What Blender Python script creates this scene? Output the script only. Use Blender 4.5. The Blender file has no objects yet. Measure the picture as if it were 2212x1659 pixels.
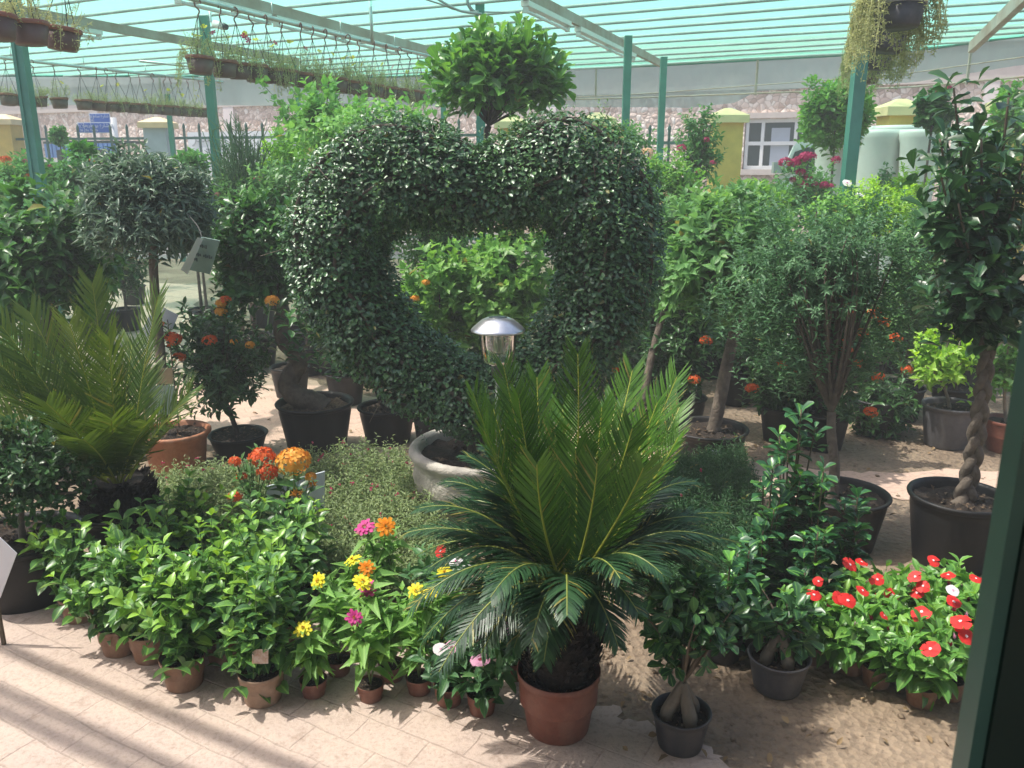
import bpy, math, random
import numpy as np
from mathutils import Vector, Matrix

rng = np.random.default_rng(11)
random.seed(11)
SC = bpy.context.scene
COL = SC.collection

# ------------------------------------------------------------------ camera model
CW, CHH, FPX, CAMZ = 2212.0, 1659.0, 1800.0, 1.75
PITCH = math.atan(480.0 / 1800.0)
SP, CP = math.sin(PITCH), math.cos(PITCH)


def ray(x, y):
    a, b = x - CW / 2, CHH / 2 - y
    return np.array([a, FPX * CP + b * SP, -FPX * SP + b * CP]) / FPX


def AT(x, y, Y):
    d = ray(x, y)
    return np.array([0, 0, CAMZ]) + d * (Y / d[1])


def G(x, y, z=0.0):
    d = ray(x, y)
    return np.array([0, 0, CAMZ]) + d * ((z - CAMZ) / d[2])


def S(p):
    return (p[1] * CP - (p[2] - CAMZ) * SP) / FPX


def nrm(a):
    a = np.asarray(a, float)
    return a / np.maximum(np.linalg.norm(a, axis=-1, keepdims=True), 1e-9)


UP = np.array([0, 0, 1.0])


# ------------------------------------------------------------------ mesh builder
class MB:
    def __init__(self):
        self.v, self.f, self.n = [], [], 0
        self.t = []
        self.r = []

    def add(self, verts, faces, mat=0, tint=0.5, smooth=False, rib=None):
        verts = np.asarray(verts, float).reshape(-1, 3)
        self.r.append(np.zeros(len(verts)) if rib is None else rib)
        if np.isscalar(tint):
            tint = np.full(len(verts), float(tint))
        self.v.append(verts)
        self.t.append(np.asarray(tint, float))
        if not isinstance(faces, list):
            faces = [faces]
        for fa in faces:
            fa = np.asarray(fa, int)
            if fa.size:
                self.f.append((fa + self.n, mat, smooth))
        self.n += len(verts)

    def box(self, c, s, mat=0, rot=None, tint=0.5):
        c, s = np.asarray(c, float), np.asarray(s, float) / 2
        v = np.array([[i, j, k] for i in (-1, 1) for j in (-1, 1) for k in (-1, 1)], float) * s
        if rot is not None:
            v = v @ np.asarray(rot).T
        self.add(v + c, np.array([[0, 1, 3, 2], [4, 6, 7, 5], [0, 4, 5, 1], [2, 3, 7, 6], [0, 2, 6, 4], [1, 5, 7, 3]]), mat, tint)

    def bar(self, p, q, w, h=None, mat=0, tint=0.5):
        p, q = np.asarray(p, float), np.asarray(q, float)
        h = h or w
        d = nrm(q - p)
        x = np.cross(d, UP)
        x = nrm(x) if np.linalg.norm(x) > 1e-4 else np.array([1.0, 0, 0])
        z = np.cross(x, d)
        v = []
        for e in (p, q):
            for sx, sz in ((-1, -1), (1, -1), (1, 1), (-1, 1)):
                v.append(e + x * sx * w / 2 + z * sz * h / 2)
        self.add(v, np.array([[0, 1, 2, 3], [7, 6, 5, 4], [0, 4, 5, 1], [1, 5, 6, 2], [2, 6, 7, 3], [3, 7, 4, 0]]), mat, tint)

    def tube(self, pts, r, n=7, mat=0, tint=0.5, cap=True, rough=0.0):
        P = np.asarray(pts, float)
        m = len(P)
        r = np.broadcast_to(np.asarray(r, float), (m,))
        T = np.gradient(P, axis=0)
        T = nrm(T)
        a = np.array([1.0, 0, 0]) if abs(T[0][0]) < 0.8 else np.array([0, 1.0, 0])
        X = nrm(np.cross(T[0], a))
        th = np.linspace(0, 2 * math.pi, n, endpoint=False)
        V = []
        for i in range(m):
            X = nrm(X - T[i] * np.dot(X, T[i]))
            Yv = np.cross(T[i], X)
            rr = r[i] * (1 + rough * (rng.random(n) - 0.5)) if rough else r[i]
            V.append(P[i] + (np.cos(th) * rr)[:, None] * X + (np.sin(th) * rr)[:, None] * Yv)
        V = np.concatenate(V)
        i = np.arange(m - 1)[:, None] * n
        j = np.arange(n)[None, :]
        k = (j + 1) % n
        F = np.stack([i + j, i + k, i + n + k, i + n + j], -1).reshape(-1, 4)
        self.add(V, F, mat, tint, True)
        if cap:
            b = self.n - len(V)
            self.f.append((np.array([list(range(b, b + n))[::-1]]), mat, False))
            self.f.append((np.array([list(range(b + (m - 1) * n, b + m * n))]), mat, False))

    def lathe(self, prof, c=(0, 0, 0), n=36, mat=0, tint=0.5, wob=0.0):
        pr = np.asarray(prof, float)
        m = len(pr)
        th = np.linspace(0, 2 * math.pi, n, endpoint=False)
        ph = rng.random(4) * 6.28
        w = 1 + wob * (np.sin(2 * th + ph[0]) + 0.6 * np.sin(3 * th + ph[1]) + .4 * np.sin(7 * th + ph[2]))
        V = np.stack([pr[:, 0, None] * np.cos(th) * w, pr[:, 0, None] * np.sin(th) * w, np.repeat(pr[:, 1, None], n, 1)], -1).reshape(-1, 3) + np.asarray(c)
        i = np.arange(m - 1)[:, None] * n
        j = np.arange(n)[None, :]
        k = (j + 1) % n
        F = np.stack([i + j, i + k, i + n + k, i + n + j], -1).reshape(-1, 4)
        self.add(V, F, mat, tint, True)

    def leaves(self, T, pos, d, n, L, W, mat=0, tint=None):
        V, F = T
        pos = np.asarray(pos, float)
        N = len(pos)
        if N == 0:
            return
        d = nrm(d)
        x = nrm(np.cross(d, n))
        z = np.cross(x, d)
        L = np.broadcast_to(np.asarray(L, float), (N,))[:, None, None]
        W = np.broadcast_to(np.asarray(W, float), (N,))[:, None, None]
        vv = pos[:, None] + L * (V[None, :, 1, None] * d[:, None] + V[None, :, 2, None] * z[:, None]) + W * V[None, :, 0, None] * x[:, None]
        if tint is None:
            tint = rng.random(N)
        tint = np.array(np.broadcast_to(np.asarray(tint, float), (N,)))
        if N > 150 and mat == 0:
            tint[rng.random(N) < .005] = -1.0   # a few yellowed leaves
        tt = np.repeat(tint, len(V))
        rib = np.tile((np.abs(V[:, 0]) < 1e-6).astype(float), N)
        off = (np.arange(N) * len(V))[:, None, None]
        self.add(vv.reshape(-1, 3), [(np.asarray(f)[None] + off).reshape(-1, np.asarray(f).shape[1]) for f in F], mat, tt, True, rib)

    def build(self, name, mats, parent=None, loc=None, label=None):
        me = bpy.data.meshes.new(name)
        V = np.concatenate(self.v)
        o = bpy.data.objects.new(name, me)
        COL.objects.link(o)
        base = np.zeros(3)
        if parent is not None:
            o.parent = parent
            base = wloc(parent)
        elif loc is not None:
            o.location = loc
            base = np.asarray(loc, float)
        V = V - base
        me.vertices.add(len(V))
        me.vertices.foreach_set('co', V.astype(np.float32).ravel())
        li, ls, mi, sm = [], [], [], []
        st = 0
        for fa, m, s in self.f:
            k = fa.shape[1]
            li.append(fa.ravel())
            ls.append(st + np.arange(len(fa)) * k)
            st += fa.size
            mi.append(np.full(len(fa), m))
            sm.append(np.full(len(fa), s))
        li, ls, mi, sm = map(np.concatenate, (li, ls, mi, sm))
        me.loops.add(len(li))
        me.loops.foreach_set('vertex_index', li.astype(np.int32))
        me.polygons.add(len(ls))
        me.polygons.foreach_set('loop_start', ls.astype(np.int32))
        me.polygons.foreach_set('material_index', mi.astype(np.int32))
        me.polygons.foreach_set('use_smooth', sm.astype(bool))
        for m in (mats if isinstance(mats, (list, tuple)) else [mats]):
            me.materials.append(m)
        me.update(calc_edges=True)
        at = me.attributes.new('tint', 'FLOAT', 'POINT')
        at.data.foreach_set('value', np.concatenate(self.t).astype(np.float32))
        if any(a.any() for a in self.r):
            at = me.attributes.new('rib', 'FLOAT', 'POINT')
            at.data.foreach_set('value', np.concatenate(self.r).astype(np.float32))
        if label:
            o['label'] = label
        return o


def wloc(o):
    p = np.zeros(3)
    while o is not None:
        p = p + np.array(o.location)
        o = o.parent
    return p


def thing(name, label, cat, loc, group=None):
    o = bpy.data.objects.new(name, None)
    o.empty_display_size = 0.1
    COL.objects.link(o)
    o.location = [float(a) for a in loc]
    return tag(o, label, cat, group)


def tag(o, label, cat, group=None, kind=None):
    o['label'] = label
    o['category'] = cat
    if group:
        o['group'] = group
    if kind:
        o['kind'] = kind
    return o


def struct(o, label, cat):
    return tag(o, label, cat, None, 'structure')


def copy_tree(o, parent=None):
    c = o.copy()
    COL.objects.link(c)
    if parent is not None:
        c.parent = parent
    for ch in list(o.children):
        copy_tree(ch, c)
    return c


# ------------------------------------------------------------------ materials
def newmat(name):
    m = bpy.data.materials.new(name)
    m.use_nodes = True
    nt = m.node_tree
    for n in list(nt.nodes):
        if n.type != 'OUTPUT_MATERIAL':
            nt.nodes.remove(n)
    return m, nt, nt.nodes['Material Output'] if 'Material Output' in nt.nodes else nt.nodes[0]


def N_(nt, t, **kw):
    n = nt.nodes.new(t)
    for k, v in kw.items():
        if k in n.inputs:
            n.inputs[k].default_value = v
        else:
            setattr(n, k, v)
    return n


def ramp(nt, stops, fac=None, mode='LINEAR'):
    r = nt.nodes.new('ShaderNodeValToRGB')
    r.color_ramp.interpolation = mode
    e = r.color_ramp.elements
    while len(e) < len(stops):
        e.new(0.5)
    for i, (p, c) in enumerate(stops):
        e[i].position = p
        e[i].color = (*c, 1) if len(c) == 3 else c
    if fac is not None:
        nt.links.new(fac, r.inputs['Fac'])
    return r


def leafmat(name, dark, mid, light, rough=0.38, tr=0.28, spec=0.5, gain=1.7):
    tr = min(.45, tr + .08)
    dark, mid, light = [tuple(min(.75, c * g) for c in q) for q, g in ((dark, gain), (mid, gain), (light, (gain + 1) / 2))]
    m, nt, out = newmat(name)
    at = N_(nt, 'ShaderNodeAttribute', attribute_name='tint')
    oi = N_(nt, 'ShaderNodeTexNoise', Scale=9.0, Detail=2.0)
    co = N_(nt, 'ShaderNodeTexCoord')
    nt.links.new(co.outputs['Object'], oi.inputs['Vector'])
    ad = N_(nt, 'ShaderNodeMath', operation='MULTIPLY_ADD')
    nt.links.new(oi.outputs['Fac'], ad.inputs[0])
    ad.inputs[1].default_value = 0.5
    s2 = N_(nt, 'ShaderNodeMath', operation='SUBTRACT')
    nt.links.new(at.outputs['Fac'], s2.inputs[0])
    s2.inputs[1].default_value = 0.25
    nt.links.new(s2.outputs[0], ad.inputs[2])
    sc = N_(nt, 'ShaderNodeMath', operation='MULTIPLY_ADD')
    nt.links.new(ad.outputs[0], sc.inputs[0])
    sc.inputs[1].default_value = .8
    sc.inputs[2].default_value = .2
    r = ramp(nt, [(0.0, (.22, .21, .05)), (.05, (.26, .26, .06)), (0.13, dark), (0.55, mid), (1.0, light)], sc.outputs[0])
    rb = N_(nt, 'ShaderNodeAttribute', attribute_name='rib')
    rr = ramp(nt, [(.80, (0, 0, 0)), (.97, (.45, .45, .45))], rb.outputs['Fac'])
    lt = N_(nt, 'ShaderNodeMix', data_type='RGBA')
    nt.links.new(rr.outputs[0], lt.inputs[0])
    nt.links.new(r.outputs[0], lt.inputs[6])
    lt.inputs[7].default_value = (*[min(.8, c * 1.5 + .03) for c in light], 1)
    p = N_(nt, 'ShaderNodeBsdfPrincipled', Roughness=rough)
    p.inputs['Specular IOR Level'].default_value = spec
    nt.links.new(lt.outputs[2], p.inputs['Base Color'])
    hs = N_(nt, 'ShaderNodeHueSaturation', Hue=0.48, Saturation=1.1, Value=1.6)
    nt.links.new(r.outputs['Color'], hs.inputs['Color'])
    t = N_(nt, 'ShaderNodeBsdfTranslucent')
    nt.links.new(hs.outputs['Color'], t.inputs['Color'])
    mx = N_(nt, 'ShaderNodeMixShader', Fac=tr)
    nt.links.new(p.outputs[0], mx.inputs[1])
    nt.links.new(t.outputs[0], mx.inputs[2])
    nt.links.new(mx.outputs[0], out.inputs['Surface'])
    return m


def simple(name, col, rough=0.6, metal=0.0, var=0.25, scale=6.0, bump=0.0, bscale=40.0, spec=0.5, col2=None, tr=0.0):
    m, nt, out = newmat(name)
    co = N_(nt, 'ShaderNodeTexCoord')
    nz = N_(nt, 'ShaderNodeTexNoise', Scale=scale, Detail=6.0, Roughness=0.62)
    nt.links.new(co.outputs['Object'], nz.inputs['Vector'])
    c2 = col2 if col2 else tuple(min(1, c * (1 + var)) for c in col)
    c1 = tuple(c * (1 - var) for c in col) if not col2 else col
    r = ramp(nt, [(0.32, c1), (0.68, c2)], nz.outputs['Fac'])
    p = N_(nt, 'ShaderNodeBsdfPrincipled', Roughness=rough, Metallic=metal)
    p.inputs['Specular IOR Level'].default_value = spec
    nt.links.new(r.outputs['Color'], p.inputs['Base Color'])
    sh = p
    if bump:
        n2 = N_(nt, 'ShaderNodeTexNoise', Scale=bscale, Detail=5.0, Roughness=0.65)
        nt.links.new(co.outputs['Object'], n2.inputs['Vector'])
        b = N_(nt, 'ShaderNodeBump', Strength=bump, Distance=0.02)
        nt.links.new(n2.outputs['Fac'], b.inputs['Height'])
        nt.links.new(b.outputs[0], p.inputs['Normal'])
    if tr:
        t = N_(nt, 'ShaderNodeBsdfTranslucent')
        nt.links.new(r.outputs['Color'], t.inputs['Color'])
        mx = N_(nt, 'ShaderNodeMixShader', Fac=tr)
        nt.links.new(p.outputs[0], mx.inputs[1])
        nt.links.new(t.outputs[0], mx.inputs[2])
        sh = mx
    nt.links.new(sh.outputs[0], out.inputs['Surface'])
    return m


def glassmat(name, tintc=(1, 1, 1), rough=0.03, clear=0.85):
    m, nt, out = newmat(name)
    g = N_(nt, 'ShaderNodeBsdfGlossy', Roughness=rough)
    t = N_(nt, 'ShaderNodeBsdfTransparent', Color=(*tintc, 1))
    fr = N_(nt, 'ShaderNodeFresnel', IOR=1.5)
    ad = N_(nt, 'ShaderNodeMath', operation='ADD')
    ad.inputs[1].default_value = 1 - clear
    nt.links.new(fr.outputs[0], ad.inputs[0])
    mx = N_(nt, 'ShaderNodeMixShader')
    nt.links.new(ad.outputs[0], mx.inputs[0])
    nt.links.new(t.outputs[0], mx.inputs[1])
    nt.links.new(g.outputs[0], mx.inputs[2])
    nt.links.new(mx.outputs[0], out.inputs['Surface'])
    return m


def netmat(name, tcol, dcol, dens):
    """woven shade cloth: holes let light through, threads scatter it"""
    m, nt, out = newmat(name)
    co = N_(nt, 'ShaderNodeTexCoord')
    nz = N_(nt, 'ShaderNodeTexNoise', Scale=2.5, Detail=4.0)
    mp = N_(nt, 'ShaderNodeMapping')
    mp.inputs['Scale'].default_value = (0.3, 3.0, 1.0)
    mp.inputs['Rotation'].default_value = (0, 0, 0.47)
    nt.links.new(co.outputs['Object'], mp.inputs['Vector'])
    nt.links.new(mp.outputs[0], nz.inputs['Vector'])
    mr = N_(nt, 'ShaderNodeMapRange')
    mr.inputs['To Min'].default_value = dens - 0.12
    mr.inputs['To Max'].default_value = dens + 0.12
    nt.links.new(nz.outputs['Fac'], mr.inputs['Value'])
    t = N_(nt, 'ShaderNodeBsdfTransparent', Color=(*tcol, 1))
    tl = N_(nt, 'ShaderNodeBsdfTranslucent', Color=(*dcol, 1))
    df = N_(nt, 'ShaderNodeBsdfDiffuse', Color=(*dcol, 1))
    m1 = N_(nt, 'ShaderNodeMixShader', Fac=0.3)
    nt.links.new(tl.outputs[0], m1.inputs[1])
    nt.links.new(df.outputs[0], m1.inputs[2])
    m2 = N_(nt, 'ShaderNodeMixShader')
    nt.links.new(mr.outputs[0], m2.inputs[0])
    nt.links.new(t.outputs[0], m2.inputs[1])
    nt.links.new(m1.outputs[0], m2.inputs[2])
    nt.links.new(m2.outputs[0], out.inputs['Surface'])
    return m


M = {}
# foliage
M['heart'] = leafmat('heart_leaf', (.014, .042, .02), (.055, .15, .055), (.15, .32, .07), .36, .10, .8, 1.0)
M['garden'] = leafmat('gardenia_leaf', (.02, .06, .02), (.055, .135, .034), (.21, .38, .055), .34, .22, .5)
M['zinnia'] = leafmat('zinnia_leaf', (.05, .12, .03), (.10, .21, .05), (.19, .33, .08), .5, .3, .3)
M['vinca'] = leafmat('vinca_leaf', (.035, .10, .025), (.075, .19, .035), (.18, .34, .06), .35, .25, .5)
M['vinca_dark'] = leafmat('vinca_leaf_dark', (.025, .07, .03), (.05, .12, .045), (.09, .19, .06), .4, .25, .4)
M['ficus'] = leafmat('ficus_leaf', (.012, .045, .02), (.026, .085, .035), (.14, .34, .04), .3, .15, .55)
M['ginseng'] = leafmat('ginseng_leaf', (.012, .042, .018), (.03, .085, .03), (.13, .30, .05), .32, .2, .5)
M['bigleaf'] = leafmat('big_leaf', (.014, .05, .012), (.035, .11, .022), (.10, .24, .04), .34, .2, .5)
M['olive'] = leafmat('olive_leaf', (.03, .055, .038), (.075, .12, .08), (.16, .22, .13), .42, .15, .5)
M['ixora'] = leafmat('ixora_leaf', (.012, .036, .013), (.03, .08, .025), (.08, .19, .035), .33, .18, .5)
M['bonsai'] = leafmat('bonsai_leaf', (.012, .045, .014), (.032, .10, .024), (.09, .22, .04), .33, .18, .5)
M['hibiscus'] = leafmat('hibiscus_leaf', (.04, .11, .025), (.09, .205, .04), (.21, .36, .07), .42, .32, .4)
M['yellowgreen'] = leafmat('duranta_leaf', (.08, .17, .025), (.18, .33, .045), (.34, .48, .09), .42, .35, .4)
M['midgreen'] = leafmat('mid_shrub_leaf', (.032, .085, .03), (.07, .165, .05), (.15, .28, .08), .42, .28, .4)
M['softgreen'] = leafmat('soft_shrub_leaf', (.045, .11, .04), (.09, .19, .06), (.17, .29, .09), .5, .3, .3)
M['greygreen'] = leafmat('grey_shrub_leaf', (.03, .07, .035), (.06, .135, .062), (.13, .24, .10), .5, .2, .35)
M['clusia'] = leafmat('lollipop_leaf', (.025, .085, .02), (.06, .17, .03), (.16, .34, .06), .34, .22, .5)
M['braid'] = leafmat('braided_leaf', (.013, .045, .018), (.03, .085, .03), (.075, .19, .05), .32, .12, .5, 1.25)
M['needle'] = leafmat('pencil_stem', (.05, .10, .05), (.085, .16, .075), (.13, .22, .10), .5, .15, .3)
M['portulaca'] = leafmat('portulaca_leaf', (.065, .105, .04), (.13, .185, .075), (.27, .32, .14), .5, .2, .3, 1.45)
M['moss'] = leafmat('moss_rose_leaf', (.015, .05, .02), (.032, .095, .035), (.08, .18, .06), .5, .12, .3, 1.1)
M['frond_new'] = leafmat('cycad_new', (.011, .042, .006), (.028, .095, .012), (.085, .20, .024), .36, .06, .5, 1.0)
M['frond_old'] = leafmat('cycad_old', (.007, .026, .012), (.014, .047, .02), (.04, .11, .038), .40, .12, .5, 1.0)
M['frond_olive'] = leafmat('cycad_olive', (.026, .066, .012), (.052, .11, .018), (.12, .195, .03), .38, .12, .5, 1.0)
M['dryplant'] = leafmat('hanging_plant', (.15, .18, .075), (.29, .32, .15), (.50, .50, .28), .6, .35, .2, 1.3)
M['vine'] = leafmat('vine_leaf', (.06, .15, .04), (.11, .24, .055), (.2, .36, .09), .45, .3, .3)
# stems
M['rachis'] = simple('rachis_yellow', (.30, .33, .045), .4, var=.15)
M['rachis_d'] = simple('rachis_green', (.20, .24, .05), .4, var=.2)
M['bark'] = simple('bark_grey', (.13, .105, .08), .85, var=.4, scale=22, bump=.6, bscale=60)
M['bark_d'] = simple('bark_dark', (.05, .042, .033), .9, var=.4, scale=22, bump=.7, bscale=60)
M['bark_l'] = simple('bark_light', (.22, .19, .15), .8, var=.3, scale=18, bump=.5, bscale=60)
M['stem'] = simple('green_stem', (.10, .17, .05), .6, var=.2)
M['twig'] = simple('twig', (.11, .085, .055), .8, var=.3)
M['cyc_trunk'] = simple('cycad_trunk', (.019, .014, .010), .95, var=.6, scale=30, bump=1.0, bscale=50)
M['root'] = simple('ginseng_root', (.14, .12, .09), .7, var=.2, scale=14, bump=.3)
# pots
M['terra'] = simple('terracotta', (.40, .17, .085), .62, var=.16, scale=5, bump=.12)
M['terra_s'] = simple('red_brown_plastic', (.28, .095, .055), .42, var=.15, scale=6)
M['brownpot'] = simple('brown_plastic', (.25, .12, .065), .5, var=.2, scale=5)
M['tanpot'] = simple('tan_plastic', (.34, .20, .125), .5, var=.15, scale=5)
M['hangpot'] = simple('brown_hanging_plastic', (.12, .062, .042), .5, var=.25, scale=7)
M['hangrim'] = simple('red_rim_plastic', (.26, .09, .05), .5, var=.2, scale=7)
M['blackpot'] = simple('black_plastic', (.011, .011, .012), .48, var=.3, scale=7, spec=.35)
M['greypot'] = simple('grey_plastic', (.085, .085, .092), .5, var=.2, scale=7)
M['dkgreypot'] = simple('dark_grey_plastic', (.045, .046, .05), .5, var=.25, scale=7)
M['stone'] = simple('cement_planter', (.44, .41, .35), .9, var=.28, scale=7, bump=.8, bscale=16)
M['soil'] = simple('potting_soil', (.035, .024, .016), .95, var=.7, scale=45, bump=1.0, bscale=70)
M['mulch'] = simple('bark_mulch', (.06, .04, .025), .95, scale=55, bump=1.0, bscale=80, col2=(.26, .18, .11))
# hardware
M['post'] = simple('green_paint', (.055, .235, .18), .5, var=.14, scale=4)
M['beam'] = simple('rusty_beam', (.46, .42, .37), .7, var=.3, scale=3, col2=(.33, .23, .17))
M['purlin'] = simple('grey_purlin', (.40, .47, .45), .6, var=.25, scale=3)
M['rail'] = simple('galvanised', (.55, .57, .57), .35, .6, var=.12)
M['white'] = simple('white_paint', (.78, .78, .76), .45, var=.05)
M['planter_w'] = simple('white_planter', (.70, .71, .68), .5, var=.07, scale=3)
M['lamp_pole'] = simple('lamp_pole_metal', (.11, .12, .11), .4, .5)
M['grey'] = simple('grey_paint', (.35, .37, .38), .5, var=.1)
M['steel'] = simple('brushed_steel', (.62, .63, .64), .28, .9, var=.12, scale=30)
M['frame'] = simple('door_frame_paint', (.012, .03, .024), .4, var=.15)
M['frame_e'] = simple('door_frame_edge', (.045, .115, .092), .35, var=.15)
M['wire'] = simple('dark_wire', (.04, .04, .035), .6)
M['hook'] = simple('maroon_hook', (.17, .055, .045), .5)
M['paper'] = simple('white_card', (.74, .75, .80), .6, var=.05)
M['card_g'] = simple('green_card', (.24, .33, .28), .5, var=.12)
M['card_b'] = simple('blue_white_card', (.50, .56, .60), .4, var=.10, scale=5)
M['card_t'] = simple('photo_tag', (.42, .22, .12), .5, scale=60, col2=(.66, .56, .46))
M['cap_y'] = simple('yellow_cap', (.78, .62, .34), .7, var=.08)
M['pillar_y'] = simple('ochre_pillar', (.64, .43, .10), .75, var=.1)
M['pillar_g'] = simple('grey_pillar', (.42, .47, .50), .75, var=.08)
M['fence'] = simple('fence_green', (.035, .10, .085), .5)
M['cream'] = simple('cream_render', (.55, .48, .43), .85, var=.06)
M['pinkband'] = simple('pale_band', (.74, .66, .63), .85, var=.05)
M['carwhite'] = simple('white_car_paint', (.78, .79, .80), .25, var=.02)
M['darkglass'] = simple('dark_glass', (.035, .05, .055), .08, var=.3, scale=1)
M['blind'] = simple('window_blind', (.42, .46, .52), .6, var=.04)
M['tyre'] = simple('tyre_rubber', (.015, .015, .015), .8)
M['blue'] = simple('sign_blue', (.035, .13, .52), .4, var=.06)
M['bluepanel'] = simple('blue_panel', (.12, .25, .55), .5, var=.08)
M['signwhite'] = simple('sign_white', (.8, .82, .85), .4, var=.02)
M['darkprint'] = simple('dark_print', (.05, .08, .07), .6)
M['redprint'] = simple('red_print', (.5, .03, .04), .6)
M['orange_tape'] = simple('orange_board', (.5, .22, .08), .6)
# petals
def petal(name, c, c2=None):
    return simple(name, c, .55, scale=30, var=.12, col2=c2, tr=.3, spec=.3)
M['p_yel'] = petal('petal_yellow', (.80, .68, .02), (.85, .76, .06))
M['p_org'] = petal('petal_orange', (.85, .26, .01), (.86, .36, .02))
M['p_mag'] = petal('petal_magenta', (.55, .04, .22), (.62, .07, .30))
M['p_red'] = petal('petal_red', (.62, .02, .022), (.75, .05, .04))
M['p_pink'] = petal('petal_pink', (.60, .26, .42), (.72, .42, .55))
M['p_white'] = petal('petal_white', (.78, .74, .76), (.82, .80, .80))
M['p_ixo'] = petal('petal_ixora', (.72, .10, .02), (.82, .19, .05))
M['p_ixy'] = petal('petal_ixora_gold', (.80, .32, .03), (.85, .50, .10))
M['p_boug'] = petal('bract_magenta', (.50, .03, .13), (.66, .07, .20))
M['p_dark'] = petal('petal_maroon', (.16, .01, .03), (.25, .02, .05))
M['p_peach'] = petal('petal_peach', (.75, .42, .22), (.8, .58, .38))
M['c_gold'] = simple('disc_gold', (.60, .28, .02), .7, var=.3, scale=60)


def potmat(name, col, dust, rough=.5, amt=.55, spec=.4):
    m, nt, out = newmat(name)
    co = N_(nt, 'ShaderNodeTexCoord')
    a = N_(nt, 'ShaderNodeTexNoise', Scale=7.0, Detail=9.0, Roughness=.72)
    b = N_(nt, 'ShaderNodeTexNoise', Scale=34.0, Detail=6.0, Roughness=.7)
    mp = N_(nt, 'ShaderNodeMapping')
    mp.inputs['Scale'].default_value = (1, 1, .35)
    nt.links.new(co.outputs['Object'], mp.inputs['Vector'])
    nt.links.new(mp.outputs[0], a.inputs['Vector'])
    nt.links.new(co.outputs['Object'], b.inputs['Vector'])
    f = ramp(nt, [(.47, (0, 0, 0)), (.72, (amt, amt, amt))], a.outputs['Fac'])
    mx = N_(nt, 'ShaderNodeMix', data_type='RGBA')
    nt.links.new(f.outputs[0], mx.inputs[0])
    mx.inputs[6].default_value = (*col, 1)
    mx.inputs[7].default_value = (*dust, 1)
    g = ramp(nt, [(.3, (.78, .78, .78)), (.7, (1.12, 1.12, 1.12))], b.outputs['Fac'])
    ml = N_(nt, 'ShaderNodeMix', data_type='RGBA', blend_type='MULTIPLY')
    ml.inputs[0].default_value = 1
    nt.links.new(mx.outputs[2], ml.inputs[6])
    nt.links.new(g.outputs[0], ml.inputs[7])
    p = N_(nt, 'ShaderNodeBsdfPrincipled')
    p.inputs['Specular IOR Level'].default_value = spec
    nt.links.new(ml.outputs[2], p.inputs['Base Color'])
    rr = N_(nt, 'ShaderNodeMapRange')
    rr.inputs['To Min'].default_value = rough
    rr.inputs['To Max'].default_value = .9
    nt.links.new(f.outputs[0], rr.inputs['Value'])
    nt.links.new(rr.outputs[0], p.inputs['Roughness'])
    bp = N_(nt, 'ShaderNodeBump', Strength=.15, Distance=.01)
    nt.links.new(b.outputs['Fac'], bp.inputs['Height'])
    nt.links.new(bp.outputs[0], p.inputs['Normal'])
    nt.links.new(p.outputs[0], out.inputs['Surface'])
    return m


M['terra'] = potmat('terracotta', (.40, .165, .08), (.50, .34, .24), .6, .5)
M['terra_s'] = potmat('red_brown_plastic', (.19, .068, .045), (.30, .20, .15), .42, .5)
M['brownpot'] = potmat('brown_plastic', (.21, .105, .062), (.34, .25, .18), .5, .6)
M['tanpot'] = potmat('tan_plastic', (.30, .19, .125), (.40, .31, .24), .5, .5)
M['blackpot'] = potmat('black_plastic', (.009, .009, .010), (.042, .037, .031), .46, .5, .35)
M['greypot'] = potmat('grey_plastic', (.085, .085, .092), (.16, .14, .12), .5, .6)
M['dkgreypot'] = potmat('dark_grey_plastic', (.040, .041, .045), (.12, .105, .09), .48, .6)

# ------------------------------------------------------------------ leaf templates
def T_leaf(rows, fold=0.35, curve=0.15):
    V, F3, F4 = [], [], []
    prev = None
    for t, hw in rows:
        z = -curve * t * t
        if hw <= 0:
            V.append((0, t, z))
            cur = [len(V) - 1]
        else:
            V += [(-hw, t, z + fold * hw), (0, t, z), (hw, t, z + fold * hw)]
            cur = [len(V) - 3, len(V) - 2, len(V) - 1]
        if prev is not None:
            if len(prev) == 1 and len(cur) == 3:
                F3 += [(prev[0], cur[1], cur[0]), (prev[0], cur[2], cur[1])]
            elif len(prev) == 3 and len(cur) == 3:
                F4 += [(prev[0], prev[1], cur[1], cur[0]), (prev[1], prev[2], cur[2], cur[1])]
            elif len(prev) == 3 and len(cur) == 1:
                F3 += [(prev[0], prev[1], cur[0]), (prev[1], prev[2], cur[0])]
        prev = cur
    F = [np.array(F3)] if F3 else []
    if F4:
        F.append(np.array(F4))
    return np.array(V, float), F


T_DIA = T_leaf([(0, 0), (.5, .5), (1, 0)], .3, .12)
T_OVATE = T_leaf([(0, 0), (.22, .38), (.55, .48), (1, 0)], .3, .25)
T_ELL = T_leaf([(0, 0), (.25, .36), (.5, .5), (.78, .36), (1, 0)], .28, .3)
T_OBO = T_leaf([(0, .04), (.4, .34), (.75, .5), (.95, .25), (1, 0)], .3, .2)
T_SPOON = T_leaf([(0, .06), (.55, .42), (.85, .44), (1, .0)], .35, .15)
T_LANCE = T_leaf([(0, .06), (.35, .5), (1, 0)], .35, .35)
T_HEARTL = T_leaf([(0, .12), (.12, .46), (.4, .5), (1, 0)], .2, .2)
T_PETAL = T_leaf([(0, .1), (.6, .46), (.9, .4), (1, 0)], .1, .2)
T_FAN = T_leaf([(0, .06), (.5, .36), (.85, .5), (1, .28)], .05, .1)


def rdir(n):
    return nrm(rng.normal(size=(n, 3)))


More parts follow.
